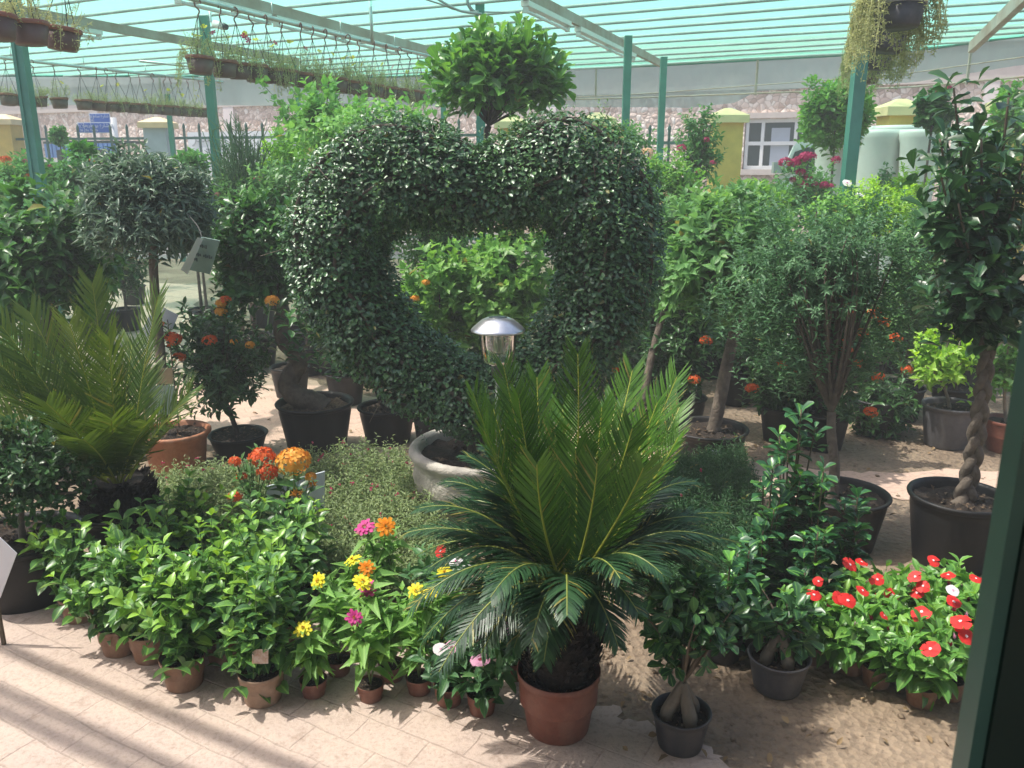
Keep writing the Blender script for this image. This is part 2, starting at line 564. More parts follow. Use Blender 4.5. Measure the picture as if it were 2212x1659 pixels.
def perp(d):
    a = np.where(np.abs(d[:, :1]) < 0.8, np.array([[1.0, 0, 0]]), np.array([[0, 1.0, 0]]))
    u = nrm(np.cross(d, a))
    return u, np.cross(d, u)


def lumps(d, amp, seed=None):
    r = np.random.default_rng(seed if seed is not None else int(rng.integers(1e6)))
    k = r.normal(size=(7, 3)) * 2.6
    ph = r.random(7) * 6.28
    return 1 + amp * np.sin(d @ k.T + ph).sum(1) / 2.6


def crown(c, r, n, shell=.5, lump=.16, zcut=-.75, seed=None):
    d = rdir(int(n * 1.6))
    d = d[d[:, 2] > zcut][:n]
    rr = 1 - shell * rng.random(len(d)) ** 1.6
    p = np.asarray(c) + d * np.asarray(r) * (rr * lumps(d, lump, seed))[:, None]
    return p, nrm(d / np.asarray(r))


def shoots(mb, T, tips, out, slen, k, L, W, mat=0, up=.45, rnd=.5, a0=80, a1=35, tipl=.45, opp=False, t0=0.0, nup=.5, lvar=.55):
    """leafy shoots ending at tips: k leaves spiralling (or in pairs) up each shoot"""
    n = len(tips)
    d = nrm(out * .7 + UP * up + rdir(n) * rnd)
    u, v = perp(d)
    ph0 = rng.random(n) * 6.28
    base_t = rng.random(n) * .5
    sf = np.where(rng.random(n) < .6, 1.0, .35)
    for j in range(k):
        t = j / max(1, k - 1)
        if opp:
            ph = ph0 + (j // 2) * 1.571 + (j % 2) * 3.1416
            t = (j // 2) / max(1, (k - 1) // 2)
        else:
            ph = ph0 + j * 2.4
        ph = ph + rng.normal(size=n) * .25
        rad = np.cos(ph)[:, None] * u + np.sin(ph)[:, None] * v
        a = math.radians(a0 + (a1 - a0) * t) + rng.normal(size=n) * .18
        ld = rad * np.sin(a)[:, None] + d * np.cos(a)[:, None]
        ln = d * np.sin(a)[:, None] - rad * np.cos(a)[:, None]
        ln = nrm(ln * (1 - nup) + UP * nup + rdir(n) * .3)
        pos = tips - d * (slen * (1 - t))
        sz = (1 - lvar * .5 + lvar * rng.random(n)) * (1 - .35 * max(0, t - .75) / .25)
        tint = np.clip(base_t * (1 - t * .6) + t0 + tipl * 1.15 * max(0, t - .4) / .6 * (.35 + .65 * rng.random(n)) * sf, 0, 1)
        mb.leaves(T, pos, ld, ln, L * sz, W * sz, mat, tint)
    return d


def bez(p, c, q, n=12):
    t = np.linspace(0, 1, n)[:, None]
    p, c, q = map(np.asarray, (p, c, q))
    return (1 - t) ** 2 * p + 2 * t * (1 - t) * c + t * t * q


def branches(mb, a, tips, r0, mat=0, n=5, sag=.0):
    a = np.asarray(a, float)
    for q in tips:
        L = np.linalg.norm(q - a)
        c = a * .5 + q * .5 + rng.normal(size=3) * L * .08 + UP * L * (.08 - sag)
        mb.tube(bez(a, c, q, 6), np.linspace(r0, r0 * .25, 6), n, mat, cap=False)


def catmull(P, n=10, closed=False):
    P = np.asarray(P, float)
    m = len(P)
    out = []
    rngi = range(m) if closed else range(m - 1)
    for i in rngi:
        if closed:
            p0, p1, p2, p3 = P[(i - 1) % m], P[i], P[(i + 1) % m], P[(i + 2) % m]
        else:
            p0, p1, p2, p3 = P[max(i - 1, 0)], P[i], P[i + 1], P[min(i + 2, m - 1)]
        for t in np.linspace(0, 1, n, endpoint=False):
            out.append(.5 * ((2 * p1) + (p2 - p0) * t + (2 * p0 - 5 * p1 + 4 * p2 - p3) * t * t + (3 * p1 - p0 - 3 * p2 + p3) * t ** 3))
    if not closed:
        out.append(P[-1])
    return np.array(out)


# ------------------------------------------------------------------ pots
def add_pot(parent, c, r, h, mat, style='nursery', rb=None, soil='soil', fill=.88, name='pot', label=None):
    """pot with its foot centre at c, rim radius r, height h; returns soil height"""
    rb = rb or r * .74
    mb = MB()
    if style == 'nursery':
        pr = [(.001, .004), (rb, .004), (rb + .002, .012), (r * .93, h * .80), (r * .93, h * .90), (r * .965, h * .915), (r * 1.0, h * .945), (r * 1.015, h * .975),
              (r * 1.0, h * .997), (r * .97, h), (r * .93, h * .985), (r * .90, h * .95), (r * .84, h * .5)]
    elif style == 'terra':
        pr = [(.001, .004), (rb, .004), (rb + .004, .02), (r * .86, h * .78), (r * .90, h * .80), (r * .91, h * .86), (r * .97, h * .885), (r * 1.0, h * .92), (r * 1.0, h * .97),
              (r * .97, h), (r * .91, h), (r * .87, h * .97), (r * .82, h * .5)]
    elif style == 'thin':
        pr = [(.001, .003), (rb, .003), (rb + .001, .008), (r * .955, h * .86), (r * .96, h * .865), (r * .985, h * .87), (r, h * .995), (r * .985, h), (r * .965, h * .99), (r * .93, h * .5)]
    elif style == 'hang':
        pr = [(.001, .0), (rb, .0), (rb + .004, .01), (r * .93, h * .82), (r * .99, h * .83), (r, h * .85), (r, h * .97), (r * .97, h), (r * .92, h), (r * .86, h * .6)]
    elif style == 'bowl':
        pr = [(.001, .004), (rb, .004), (rb * 1.02, .03), (r * .80, h * .25), (r * .94, h * .48), (r * .965, h * .62), (r * .945, h * .76), (r * .95, h * .83), (r * 1.0, h * .885), (r * 1.015, h * .94),
              (r * 1.0, h * .985), (r * .96, h), (r * .90, h * .995), (r * .86, h * .96), (r * .84, h * .5)]
    mb.lathe(pr, c, 44, 0, wob=.012 if style == 'bowl' else .004)
    o = mb.build(name, M[mat], parent, label=label)
    if soil:
        zs = h * fill
        sb = MB()
        nr, na = 7, 28
        rs = np.linspace(.001, r * .88, nr)
        th = np.linspace(0, 2 * math.pi, na, endpoint=False)
        R, TH = np.meshgrid(rs, th, indexing='ij')
        Z = zs + rng.normal(size=R.shape) * r * .035
        V = np.stack([R * np.cos(TH), R * np.sin(TH), Z], -1).reshape(-1, 3) + np.asarray(c)
        i = np.arange(nr - 1)[:, None] * na
        j = np.arange(na)[None]
        k = (j + 1) % na
        sb.add(V, np.stack([i + j, i + k, i + na + k, i + na + j], -1).reshape(-1, 4)[:, ::-1], 0, smooth=True)
        # crumbs of soil and dead leaves
        nn = 40
        a, q = rng.random(nn) * 6.28, np.sqrt(rng.random(nn)) * r * .8
        pp = np.stack([q * np.cos(a), q * np.sin(a), np.full(nn, zs + r * .03)], -1) + np.asarray(c)
        sb.leaves(T_DIA, pp, nrm(rdir(nn) * [1, 1, .3]), rdir(nn) * .5 + UP, r * .14, r * .07, 1)
        sb.build('soil', [M[soil], M['mulch']], parent)
    return c[2] + h * fill


def tree(name, label, cat, crown_px, leaf, T, L, W, N, k, group=None, base=None, trunk=None, bark='bark', pot=None, slen=.1, shell=.55,
         lump=.16, up=.45, rnd=.5, depth=.85, zcut=-.75, nbr=26, br=.012, tipl=.45, opp=False, a0=80, a1=35, nup=.5, flowers=(), t0=0.0, lean=None, soil='soil', extra=None, tpath=None):
    """a plant whose crown is an ellipsoid of leafy shoots given where it stands: crown_px = (x, y, half width, half height, distance)"""
    cx, cy, rx, ry, Y = crown_px
    c = AT(cx, cy, Y)
    s = S(c)
    r = np.array([rx * s, rx * s * depth, ry * s])
    if base is None:
        base = np.array([c[0], c[1], 0.0])
    base = np.asarray(base, float)
    t = thing(name, label, cat, (base[0], base[1], 0.0), group)
    z0 = base[2]
    if pot:
        pr, ph, pm, ps = pot[:4]
        z0 = add_pot(t, np.array([base[0], base[1], 0.0]), pr, ph, pm, ps, soil=soil, rb=pot[4] if len(pot) > 4 else None)
    p, d = crown(c, r, N, shell, lump, zcut)
    mb = MB()
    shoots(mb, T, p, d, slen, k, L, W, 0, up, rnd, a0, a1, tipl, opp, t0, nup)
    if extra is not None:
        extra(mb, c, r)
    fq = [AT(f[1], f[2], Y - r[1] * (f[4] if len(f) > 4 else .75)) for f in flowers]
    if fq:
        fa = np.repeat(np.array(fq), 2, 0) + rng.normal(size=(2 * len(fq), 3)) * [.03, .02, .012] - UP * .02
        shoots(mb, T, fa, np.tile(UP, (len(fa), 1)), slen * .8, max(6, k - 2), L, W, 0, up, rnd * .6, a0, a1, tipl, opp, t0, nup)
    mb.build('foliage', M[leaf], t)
    tb = MB()
    r0, r1 = trunk or (.02, .012)
    if tpath is not None:
        pts = catmull(tpath, 7)
        top = pts[-1]
    else:
        top = c - np.array([0, 0, r[2] * .55])
        if top[2] < z0 + .05:
            top[2] = z0 + .05
        m = (np.array([base[0], base[1], z0]) + top) / 2 + rng.normal(size=3) * .03
        if lean is not None:
            m = m + np.asarray(lean)
        pts = bez([base[0], base[1], z0 - .02], m, top, 9)
    tb.tube(pts, np.linspace(r0, r1, len(pts)), 9, 0, rough=.12)
    idx = rng.choice(len(p), min(nbr, len(p)), replace=False)
    branches(tb, top, p[idx] - d[idx] * slen * .3, br, 0)
    if fq:
        branches(tb, top, np.array(fq), br * .45, 0)
    tb.build('trunk', M[bark], t)
    for f, q in zip(flowers, fq):
        flower(t, f[0], q, f[3])
    return t


# ------------------------------------------------------------------ flowers
def ring_petals(mb, c, nrml, n, L, W, T, mat, cup=.25, inner=.12, twist=0.0):
    nrml = nrm(np.asarray(nrml, float))[None]
    u, v = perp(nrml)
    ph = np.arange(n) * 2 * math.pi / n + rng.random() * 6 + twist
    rad = np.cos(ph)[:, None] * u + np.sin(ph)[:, None] * v
    d = nrm(rad + nrml * (cup + rng.normal(size=(n, 1)) * .08))
    nn = nrm(nrml - rad * cup + rng.normal(size=(n, 3)) * .08)
    mb.leaves(T, np.asarray(c)[None] + rad * L * inner, d, nn, L * (1 + .1 * rng.normal(size=n)), W, mat)


def flower(parent, kind, q, sz, face=None, label=None):
    """one flower or flower head, sz across, as a part of its plant"""
    mb = MB()
    q = np.asarray(q, float)
    if face is None:
        face = nrm(np.array([0, -.55, 1.0]) + rng.normal(size=3) * .28)
    R = sz / 2
    if kind in ('z_yel', 'z_org', 'z_mag', 'z_dark'):
        mat = {'z_yel': 'p_yel', 'z_org': 'p_org', 'z_mag': 'p_mag', 'z_dark': 'p_dark'}[kind]
        ring_petals(mb, q, face, 10, R, R * .52, T_PETAL, 0, .12, .18)
        ring_petals(mb, q + nrm(face) * R * .08, face, 8, R * .72, R * .42, T_PETAL, 0, .4, .15)
        n = 26
        dd = nrm(rdir(n) + nrm(face) * 1.2)
        mb.leaves(T_DIA, q + dd * R * .16 + nrm(face) * R * .1, dd, rdir(n), R * .2, R * .13, 1)
        o = mb.build('flower', [M[mat], M['c_gold']], parent, label=label)
    elif kind in ('v_red', 'v_pink', 'v_white', 'v_pale'):
        mat = {'v_red': 'p_red', 'v_pink': 'p_pink', 'v_white': 'p_white', 'v_pale': 'p_white'}[kind]
        eye = {'v_red': 'p_white', 'v_pink': 'p_dark', 'v_white': 'p_mag', 'v_pale': 'p_pink'}[kind]
        ring_petals(mb, q, face, 5, R, R * 1.22, T_FAN, 0, .05, .04)
        ring_petals(mb, q + nrm(face) * .0025, face, 5, R * .2, R * .17, T_PETAL, 1, .1, .02)
        o = mb.build('flower', [M[mat], M[eye]], parent, label=label)
    elif kind in ('ixo', 'ixy', 'boug', 'peach', 'pinkc', 'ixbud'):
        mat = {'ixo': 'p_ixo', 'ixy': 'p_ixy', 'boug': 'p_boug', 'peach': 'p_peach', 'pinkc': 'p_boug', 'ixbud': 'p_ixy'}[kind]
        n = {'ixo': 46, 'ixy': 80, 'boug': 34, 'peach': 26, 'pinkc': 24, 'ixbud': 22}[kind]
        dd = nrm(rdir(n) * [1, 1, .8] + UP * .45)
        pos = q + dd * R * np.array([1, 1, .7]) * (.85 + .25 * rng.random((n, 1)))
        fl = R * (.36 if kind != 'boug' else .5)
        if kind == 'ixbud':
            mb.leaves(T_LANCE, q + dd * R * .2, dd, rdir(n), R * 1.1, R * .22, 0)
        else:
            u, v = perp(dd)
            for j in range(4 if kind != 'boug' else 3):
                a = j * (1.571 if kind != 'boug' else 2.09) + rng.random(n)
                rad = np.cos(a)[:, None] * u + np.sin(a)[:, None] * v
                mb.leaves(T_PETAL, pos, nrm(rad + dd * .35), dd - rad * .3, fl, fl * .62, 0)
        o = mb.build('flower_head', [M[mat]], parent, label=label)
    return o


# ------------------------------------------------------------------ text
def text_mesh(body, size, mat, parent, loc, rotm, name='lettering', align='LEFT', extrude=.002):
    cu = bpy.data.curves.new('txt', 'FONT')
    cu.body = body
    cu.size = size
    cu.align_x = align
    cu.extrude = extrude
    ob = bpy.data.objects.new('txt', cu)
    COL.objects.link(ob)
    dg = bpy.context.evaluated_depsgraph_get()
    me = bpy.data.meshes.new_from_object(ob.evaluated_get(dg))
    bpy.data.objects.remove(ob)
    me.name = name
    me.materials.clear()
    me.materials.append(mat)
    o = bpy.data.objects.new(name, me)
    COL.objects.link(o)
    o.parent = parent
    o.matrix_local = Matrix.Translation(Vector([float(a) for a in np.asarray(loc) - wloc(parent)])) @ rotm
    return o


ROT_FACE = Matrix.Rotation(math.pi / 2, 4, 'X')   # lettering upright, read from -Y
ORD = ['first', 'second', 'third', 'fourth', 'fifth', 'sixth', 'seventh', 'eighth', 'ninth', 'tenth', 'eleventh', 'twelfth', 'thirteenth', 'fourteenth', 'fifteenth',
       'sixteenth', 'seventeenth', 'eighteenth', 'nineteenth', 'twentieth']
# ================================================================== GROUND
def groundmat():
    m, nt, out = newmat('sandy_soil')
    co = N_(nt, 'ShaderNodeTexCoord')
    a = N_(nt, 'ShaderNodeTexNoise', Scale=1.1, Detail=8.0, Roughness=.65)
    b = N_(nt, 'ShaderNodeTexNoise', Scale=28.0, Detail=8.0, Roughness=.7)
    c = N_(nt, 'ShaderNodeTexVoronoi', Scale=38.0)
    for n in (a, b, c):
        nt.links.new(co.outputs['Object'], n.inputs['Vector'])
    r1 = ramp(nt, [(.35, (.165, .122, .082)), (.62, (.345, .265, .185))], a.outputs['Fac'])
    r2 = ramp(nt, [(.30, (.55, .50, .45)), (.5, (1, 1, 1)), (.75, (1.12, 1.08, 1.0))], b.outputs['Fac'])
    mx = N_(nt, 'ShaderNodeMix', data_type='RGBA', blend_type='MULTIPLY')
    mx.inputs[0].default_value = 1
    nt.links.new(r1.outputs[0], mx.inputs[6])
    nt.links.new(r2.outputs[0], mx.inputs[7])
    p = N_(nt, 'ShaderNodeBsdfPrincipled', Roughness=.95)
    nt.links.new(mx.outputs[2], p.inputs['Base Color'])
    ad = N_(nt, 'ShaderNodeMath', operation='MULTIPLY_ADD')
    nt.links.new(b.outputs['Fac'], ad.inputs[0])
    ad.inputs[1].default_value = 1.0
    nt.links.new(c.outputs['Distance'], ad.inputs[2])
    bp = N_(nt, 'ShaderNodeBump', Strength=.8, Distance=.02)
    nt.links.new(ad.outputs[0], bp.inputs['Height'])
    nt.links.new(bp.outputs[0], p.inputs['Normal'])
    nt.links.new(p.outputs[0], out.inputs['Surface'])
    return m


def pavemat(name, rot, c1, c2, joint, sand):
    m, nt, out = newmat(name)
    co = N_(nt, 'ShaderNodeTexCoord')
    mp = N_(nt, 'ShaderNodeMapping')
    mp.inputs['Rotation'].default_value = (0, 0, rot)
    nt.links.new(co.outputs['Object'], mp.inputs['Vector'])
    wn = N_(nt, 'ShaderNodeTexNoise', Scale=7.0, Detail=3.0)
    nt.links.new(co.outputs['Object'], wn.inputs['Vector'])
    wm = N_(nt, 'ShaderNodeMixRGB', blend_type='LINEAR_LIGHT')
    wm.inputs[0].default_value = .012
    nt.links.new(mp.outputs[0], wm.inputs[1])
    nt.links.new(wn.outputs['Color'], wm.inputs[2])
    br = N_(nt, 'ShaderNodeTexBrick')
    br.offset = .5
    br.inputs['Scale'].default_value = 1.0
    br.inputs['Brick Width'].default_value = .24
    br.inputs['Row Height'].default_value = .12
    br.inputs['Mortar Size'].default_value = .0045
    br.inputs['Mortar Smooth'].default_value = .6
    br.inputs['Color1'].default_value = (*c1, 1)
    br.inputs['Color2'].default_value = (*c2, 1)
    br.inputs['Mortar'].default_value = (*joint, 1)
    nt.links.new(wm.outputs[0], br.inputs['Vector'])
    n1 = N_(nt, 'ShaderNodeTexNoise', Scale=2.6, Detail=9.0, Roughness=.7)
    n2 = N_(nt, 'ShaderNodeTexNoise', Scale=70.0, Detail=6.0, Roughness=.7)
    for n in (n1, n2):
        nt.links.new(co.outputs['Object'], n.inputs['Vector'])
    fr = ramp(nt, [(.36, (.12, .12, .12)), (.60, (.92, .92, .92))], n1.outputs['Fac'])
    mx = N_(nt, 'ShaderNodeMix', data_type='RGBA')
    nt.links.new(fr.outputs[0], mx.inputs[0])
    nt.links.new(br.outputs['Color'], mx.inputs[6])
    mx.inputs[7].default_value = (*sand, 1)
    n3 = N_(nt, 'ShaderNodeTexNoise', Scale=11.0, Detail=8.0, Roughness=.75)
    nt.links.new(co.outputs['Object'], n3.inputs['Vector'])
    st = ramp(nt, [(.30, (.74, .70, .66)), (.46, (1, 1, 1)), (.72, (1.07, 1.05, 1.02))], n3.outputs['Fac'])
    sm = N_(nt, 'ShaderNodeMix', data_type='RGBA', blend_type='MULTIPLY')
    sm.inputs[0].default_value = 1
    nt.links.new(mx.outputs[2], sm.inputs[6])
    nt.links.new(st.outputs[0], sm.inputs[7])
    mx = sm
    r2 = ramp(nt, [(.28, (.72, .69, .66)), (.5, (1, 1, 1)), (.78, (1.08, 1.06, 1.03))], n2.outputs['Fac'])
    ml = N_(nt, 'ShaderNodeMix', data_type='RGBA', blend_type='MULTIPLY')
    ml.inputs[0].default_value = 1
    nt.links.new(mx.outputs[2], ml.inputs[6])
    nt.links.new(r2.outputs[0], ml.inputs[7])
    p = N_(nt, 'ShaderNodeBsdfPrincipled', Roughness=.9)
    nt.links.new(ml.outputs[2], p.inputs['Base Color'])
    ad = N_(nt, 'ShaderNodeMath', operation='MULTIPLY_ADD')
    nt.links.new(br.outputs['Fac'], ad.inputs[0])
    ad.inputs[1].default_value = -1.2
    nt.links.new(n2.outputs['Fac'], ad.inputs[2])
    bp = N_(nt, 'ShaderNodeBump', Strength=.45, Distance=.012)
    nt.links.new(ad.outputs[0], bp.inputs['Height'])
    nt.links.new(bp.outputs[0], p.inputs['Normal'])
    nt.links.new(p.outputs[0], out.inputs['Surface'])
    return m


M['ground'] = groundmat()
M['pave'] = pavemat('pink_paving', .52, (.45, .36, .31), (.48, .385, .33), (.34, .27, .23), (.50, .405, .335))
M['path'] = pavemat('dusty_path', -.46, (.52, .375, .30), (.57, .43, .345), (.40, .29, .22), (.56, .41, .315))
M['road'] = simple('asphalt', (.16, .155, .15), .9, var=.2, scale=8)

mb = MB()
mb.add([[-70, -30, 0], [70, -30, 0], [70, 75, 0], [-70, 75, 0]], np.array([[0, 1, 2, 3]]))
struct(mb.build('ground', M['ground']), 'brown sandy earth floor of the nursery with scattered clods', 'ground')


def sheet(name, pts, z, mat, label, cat, jag=.03, sub=14):
    P = np.asarray([p[:2] for p in pts], float)
    out = []
    for i in range(len(P)):
        a, b = P[i], P[(i + 1) % len(P)]
        for t in np.linspace(0, 1, sub, endpoint=False):
            out.append(a * (1 - t) + b * t + rng.normal(size=2) * jag)
    out = np.array(out)
    mb = MB()
    mb.add(np.c_[out, np.full(len(out), z)], np.array([list(range(len(out)))]))
    o = mb.build(name, mat)
    return struct(o, label, cat)


fp = [G(-700, 1240), G(60, 1280), G(620, 1300), G(1090, 1420), G(1240, 1470), G(1340, 1545), G(1510, 1607), G(1640, 1690), G(1760, 1800), np.array([.9, .2, 0]), np.array([-6, .2, 0])]
sheet('paving', fp, .004, M['pave'], 'pinkish block paving in front of the potted plants, dusted with sand', 'paving', .018)
path = [G(2700, 1010), G(1880, 1025), G(1500, 985), G(900, 880), G(560, 800), G(420, 690), G(440, 615), G(300, 610), G(-200, 640), G(-400, 760), G(150, 830), G(500, 990), G(900, 1000),
        G(1500, 1075), G(1940, 1080), G(2700, 1085)]
sheet('path', path, .004, M['path'], 'sandy paved path winding between the rows of pots', 'path', .035)
mb = MB()
mb.add([[-69, 15.6, .004], [69, 15.6, .004], [69, 21.5, .004], [-69, 21.5, .004]], np.array([[0, 1, 2, 3]]))
struct(mb.build('road', M['road']), 'grey road outside the nursery fence', 'road')

# ================================================================== CANOPY
BV, PV = nrm(np.array([math.sin(math.radians(21.5)), math.cos(math.radians(21.5)), 0])), nrm(np.array([math.sin(math.radians(-63)), math.cos(math.radians(-63)), 0]))
ZB = 3.17


def PZ(x, y, z):
    return G(x, y, z)


can = thing('shade_canopy', 'green net shade canopy on green posts roofing the back of the nursery', 'canopy', (0, 9, 0))
# beams run away to the right; given by one point on each
beam_pts = [(243, 60), (926, 109), (1434, 141)]
beam_end = {}
for i, (x, y) in enumerate(beam_pts):
    p = PZ(x, y, ZB)
    far = p + BV * (0.0 if i == 2 else (1.2 if i == 1 else 3.4))
    near = p - BV * (p[1] - (2.6 if i == 0 else 6.0)) / BV[1]
    b = MB()
    b.bar(near, far, .05, .095, 0)
    o = b.build('roof_beam', M['beam'], can)
    beam_end[i] = (near, far)
for off in (4.4, -4.2):   # the outer beams, right and left of the seen ones
    p = PZ(1434, 141, ZB) + np.array([off, 0, 0])
    if off < 0:
        p = PZ(243, 60, ZB) + np.array([off, 0, 0])
    far = p - BV * .0 if off > 0 else p + BV * 3
    b = MB()
    b.bar(p - BV * (p[1] - 5.2) / BV[1], far - BV * (2.2 if off > 0 else 0), .07, .13, 0)
    b.build('roof_beam', M['beam'], can)

edge_px = [(-900, 160), (-300, 160), (0, 160), (400, 162), (816, 164), (1000, 156), (1210, 146), (1434, 137), (1591, 128), (1790, 117), (1984, 104), (2212, 72), (2600, 30)]
ZN = 3.30
edge = np.array([PZ(x, y, ZN) for x, y in edge_px])


def edge_y(X):
    return np.interp(X, edge[:, 0], edge[:, 1])


# purlins: spaced along the beam direction, cut at the net edge
p0 = PZ(1300, 135, ZB + .09)
YN0 = 6.6
k = 0
for i in range(-2, 20):
    c = p0 - BV * .60 * i
    L = np.linspace(-14, 22, 400)
    pts = c + L[:, None] * PV
    ok = (pts[:, 1] < edge_y(pts[:, 0]) - .03) & (pts[:, 1] > YN0 - .6) & (pts[:, 0] > -13) & (pts[:, 0] < 9.5)
    if ok.sum() < 12:
        continue
    q = pts[ok]
    n = 24
    q = q[np.linspace(0, len(q) - 1, n).astype(int)].copy()
    q[:, 2] += np.sin(np.linspace(0, 9, n) + i) * .008
    b = MB()
    b.tube(q, .0165, 6, 0)
    b.build('purlin', M['purlin'], can)
# bare pipes of the near bay (no net over them)
sdir = nrm(np.array([-.52, .03, 1.0]))
for (x, y) in ((0, 1398), (0, 1492), (0, 1535)):
    g = G(x, y)
    q = g + sdir * (3.7 / sdir[2])
    b = MB()
    a = q - PV * 2.6
    b.tube(np.array([q + PV * 5, q, a]), .028, 8, 0)
    b.build('purlin', M['purlin'], can)

# the net itself: a sheet sagging a little between purlins
nx, ny = 150, 60
X = np.linspace(-15, 9.4, nx)
V = np.zeros((nx, ny, 3))
for i, x in enumerate(X):
    ye = edge_y(x)
    ys = np.linspace(min(YN0, ye - .4), ye, ny)
    ph = (x * PV[1] - ys * PV[0]) / .60
    V[i, :, 0] = x
    V[i, :, 1] = ys
    V[i, :, 2] = ZN + .006 - .03 * np.abs(np.sin(ph * math.pi)) + .012 * np.sin(x * 1.7 + ys * 2.3)
idx = np.arange(nx * ny).reshape(nx, ny)
F = np.stack([idx[:-1, :-1], idx[1:, :-1], idx[1:, 1:], idx[:-1, 1:]], -1).reshape(-1, 4)
M['net'] = netmat('green_shade_net', (.86, 1.0, .92), (.25, .83, .60), .45)
b = MB()
b.add(V.reshape(-1, 3), F, 0, smooth=True)
b.build('shade_net', M['net'], can)

# hanging net curtain along the far edge
M['curtain'] = netmat('grey_green_net', (.80, .90, .87), (.40, .50, .47), .55)
m = 320
s = np.linspace(0, len(edge) - 1, m)
ex = np.stack([np.interp(s, np.arange(len(edge)), edge[:, j]) for j in range(3)], -1)
low_px = np.array([(-900, 226), (0, 226), (930, 229), (1210, 231), (1500, 232), (1590, 222), (1640, 196), (1984, 177), (2212, 140), (2600, 100)], float)
V = []
for q in ex:
    xp = 1106 + 1800 * q[0] / (q[1] * CP - (q[2] - CAMZ) * SP)
    yl = np.interp(xp, low_px[:, 0], low_px[:, 1])
    zl = AT(xp, yl, q[1])[2]
    w = .05 * math.sin(q[0] * 5.1) + .03 * math.sin(q[0] * 13.7)
    for t in np.linspace(0, 1, 9):
        V.append([q[0] + .02 * t, q[1] + .05 + w * t, q[2] * (1 - t) + zl * t])
idx = np.arange(m * 9).reshape(m, 9)
F = np.stack([idx[:-1, :-1], idx[1:, :-1], idx[1:, 1:], idx[:-1, 1:]], -1).reshape(-1, 4)
b = MB()
b.add(V, F, 0, smooth=True)
b.build('net_curtain', M['curtain'], can)
# curtain rails: top pipe, mid wire, lower pipe and uprights
b = MB()
b.tube(ex[::8] + [0, 0, -.02], .025, 6, 0)
b.build('edge_pipe', M['post'], can)
b = MB()
seg = ex[(ex[:, 0] > -.2) & (ex[:, 0] < 7)]
b.tube(seg[::6] + np.array([0, -.03, -.42]) + np.c_[np.zeros(len(seg[::6])), np.zeros(len(seg[::6])), np.linspace(-.1, .16, len(seg[::6]))], .009, 5, 0)
b.tube(seg[::6] + np.array([0, -.03, -.52]), .014, 5, 0)
for xp in (1285, 1635, 2100):
    q = ex[np.argmin(np.abs(1106 + 1800 * ex[:, 0] / (ex[:, 1] * CP - (ex[:, 2] - CAMZ) * SP) - xp))]
    b.bar(q + [0, -.02, -.03], q + [0, -.02, -.55], .03, .03, 0)
b.build('curtain_rail', M['beam'], can)
b = MB()
for xp in (345, 930):
    q = ex[np.argmin(np.abs(1106 + 1800 * ex[:, 0] / (ex[:, 1] * CP - (ex[:, 2] - CAMZ) * SP) - xp))]
    b.bar(q + [0, -.02, -.03], q + [0, -.02, -.55], .03, .03, 0)
    b.bar(q + [0, -.02, -.50], q + [.42, -.02, -.05], .02, .02, 0)
b.build('curtain_rail', M['beam'], can)

# posts: (pixel x, distance, width)
for (x, yref, Y, w, zt) in [(62, 240, 7.2, .088, 3.27), (455, 200, 9.6, .088, 3.27), (1037, 30, 8.9, .088, 3.27), (958, 240, 13.0, .075, 3.27), (1355, 150, 10.3, .085, ZB), (1431, 200, 12.3, .085, ZB),
                            (1841, 300, 6.6, .088, 3.27), (644, 230, 14.2, .07, ZN), (365, 240, 15.2, .07, 2.9)]:
    q = AT(x, yref, Y)
    b = MB()
    b.bar([q[0], q[1], 0], [q[0], q[1], zt - .02], w, w, 0)
    if x == 62:
        b.bar([q[0] - .02, q[1] - w * .55, 0], [q[0] - .02, q[1] - w * .55, zt], .02, .02, 0)
    b.build('post', M['post'], can)

# hanging rails
RZ = 3.04
def rail_pt(a, b_, z=RZ):
    return PZ(*a, z), PZ(*b_, z)


rails = {}
pa, pb = rail_pt((494, 15), (928, 121))
rd = nrm(pb - pa)
rails['mid'] = (pa - rd * 2.2, pb + rd * .8)
qa, qb = rail_pt((0, 123), (422, 171))
rd2 = nrm(qb - qa)
rails['far'] = (qa - rd2 * 2.5, qb + rd2 * .6)
ra = AT(20, 72, 5.6)
rails['near'] = (np.array([ra[0] - 1.6, ra[1] - 2.4, RZ]), np.array([ra[0] + 1.0, ra[1] + 1.5, RZ]))
r1_, r2_ = PZ(1945, 0, 2.6), PZ(1872, 146, 2.6)
rdv = nrm(r2_ - r1_)
rails['right'] = (np.array([*(r1_ - rdv * .8)[:2], RZ]), np.array([*(r2_ + rdv * .7)[:2], RZ]))
RIGHT = (r1_, r2_)
for kk, (a, c) in rails.items():
    b = MB()
    b.tube(np.array([a, (a + c) / 2 + [0, 0, -.01], c]), .021, 8, 0)
    for t in np.linspace(.08, .92, 6):
        q = a + (c - a) * t
        b.tube(np.array([q, q + [0, 0, .13]]), .006, 5, 0)
    b.build('hanging_rail', M['rail'], can)
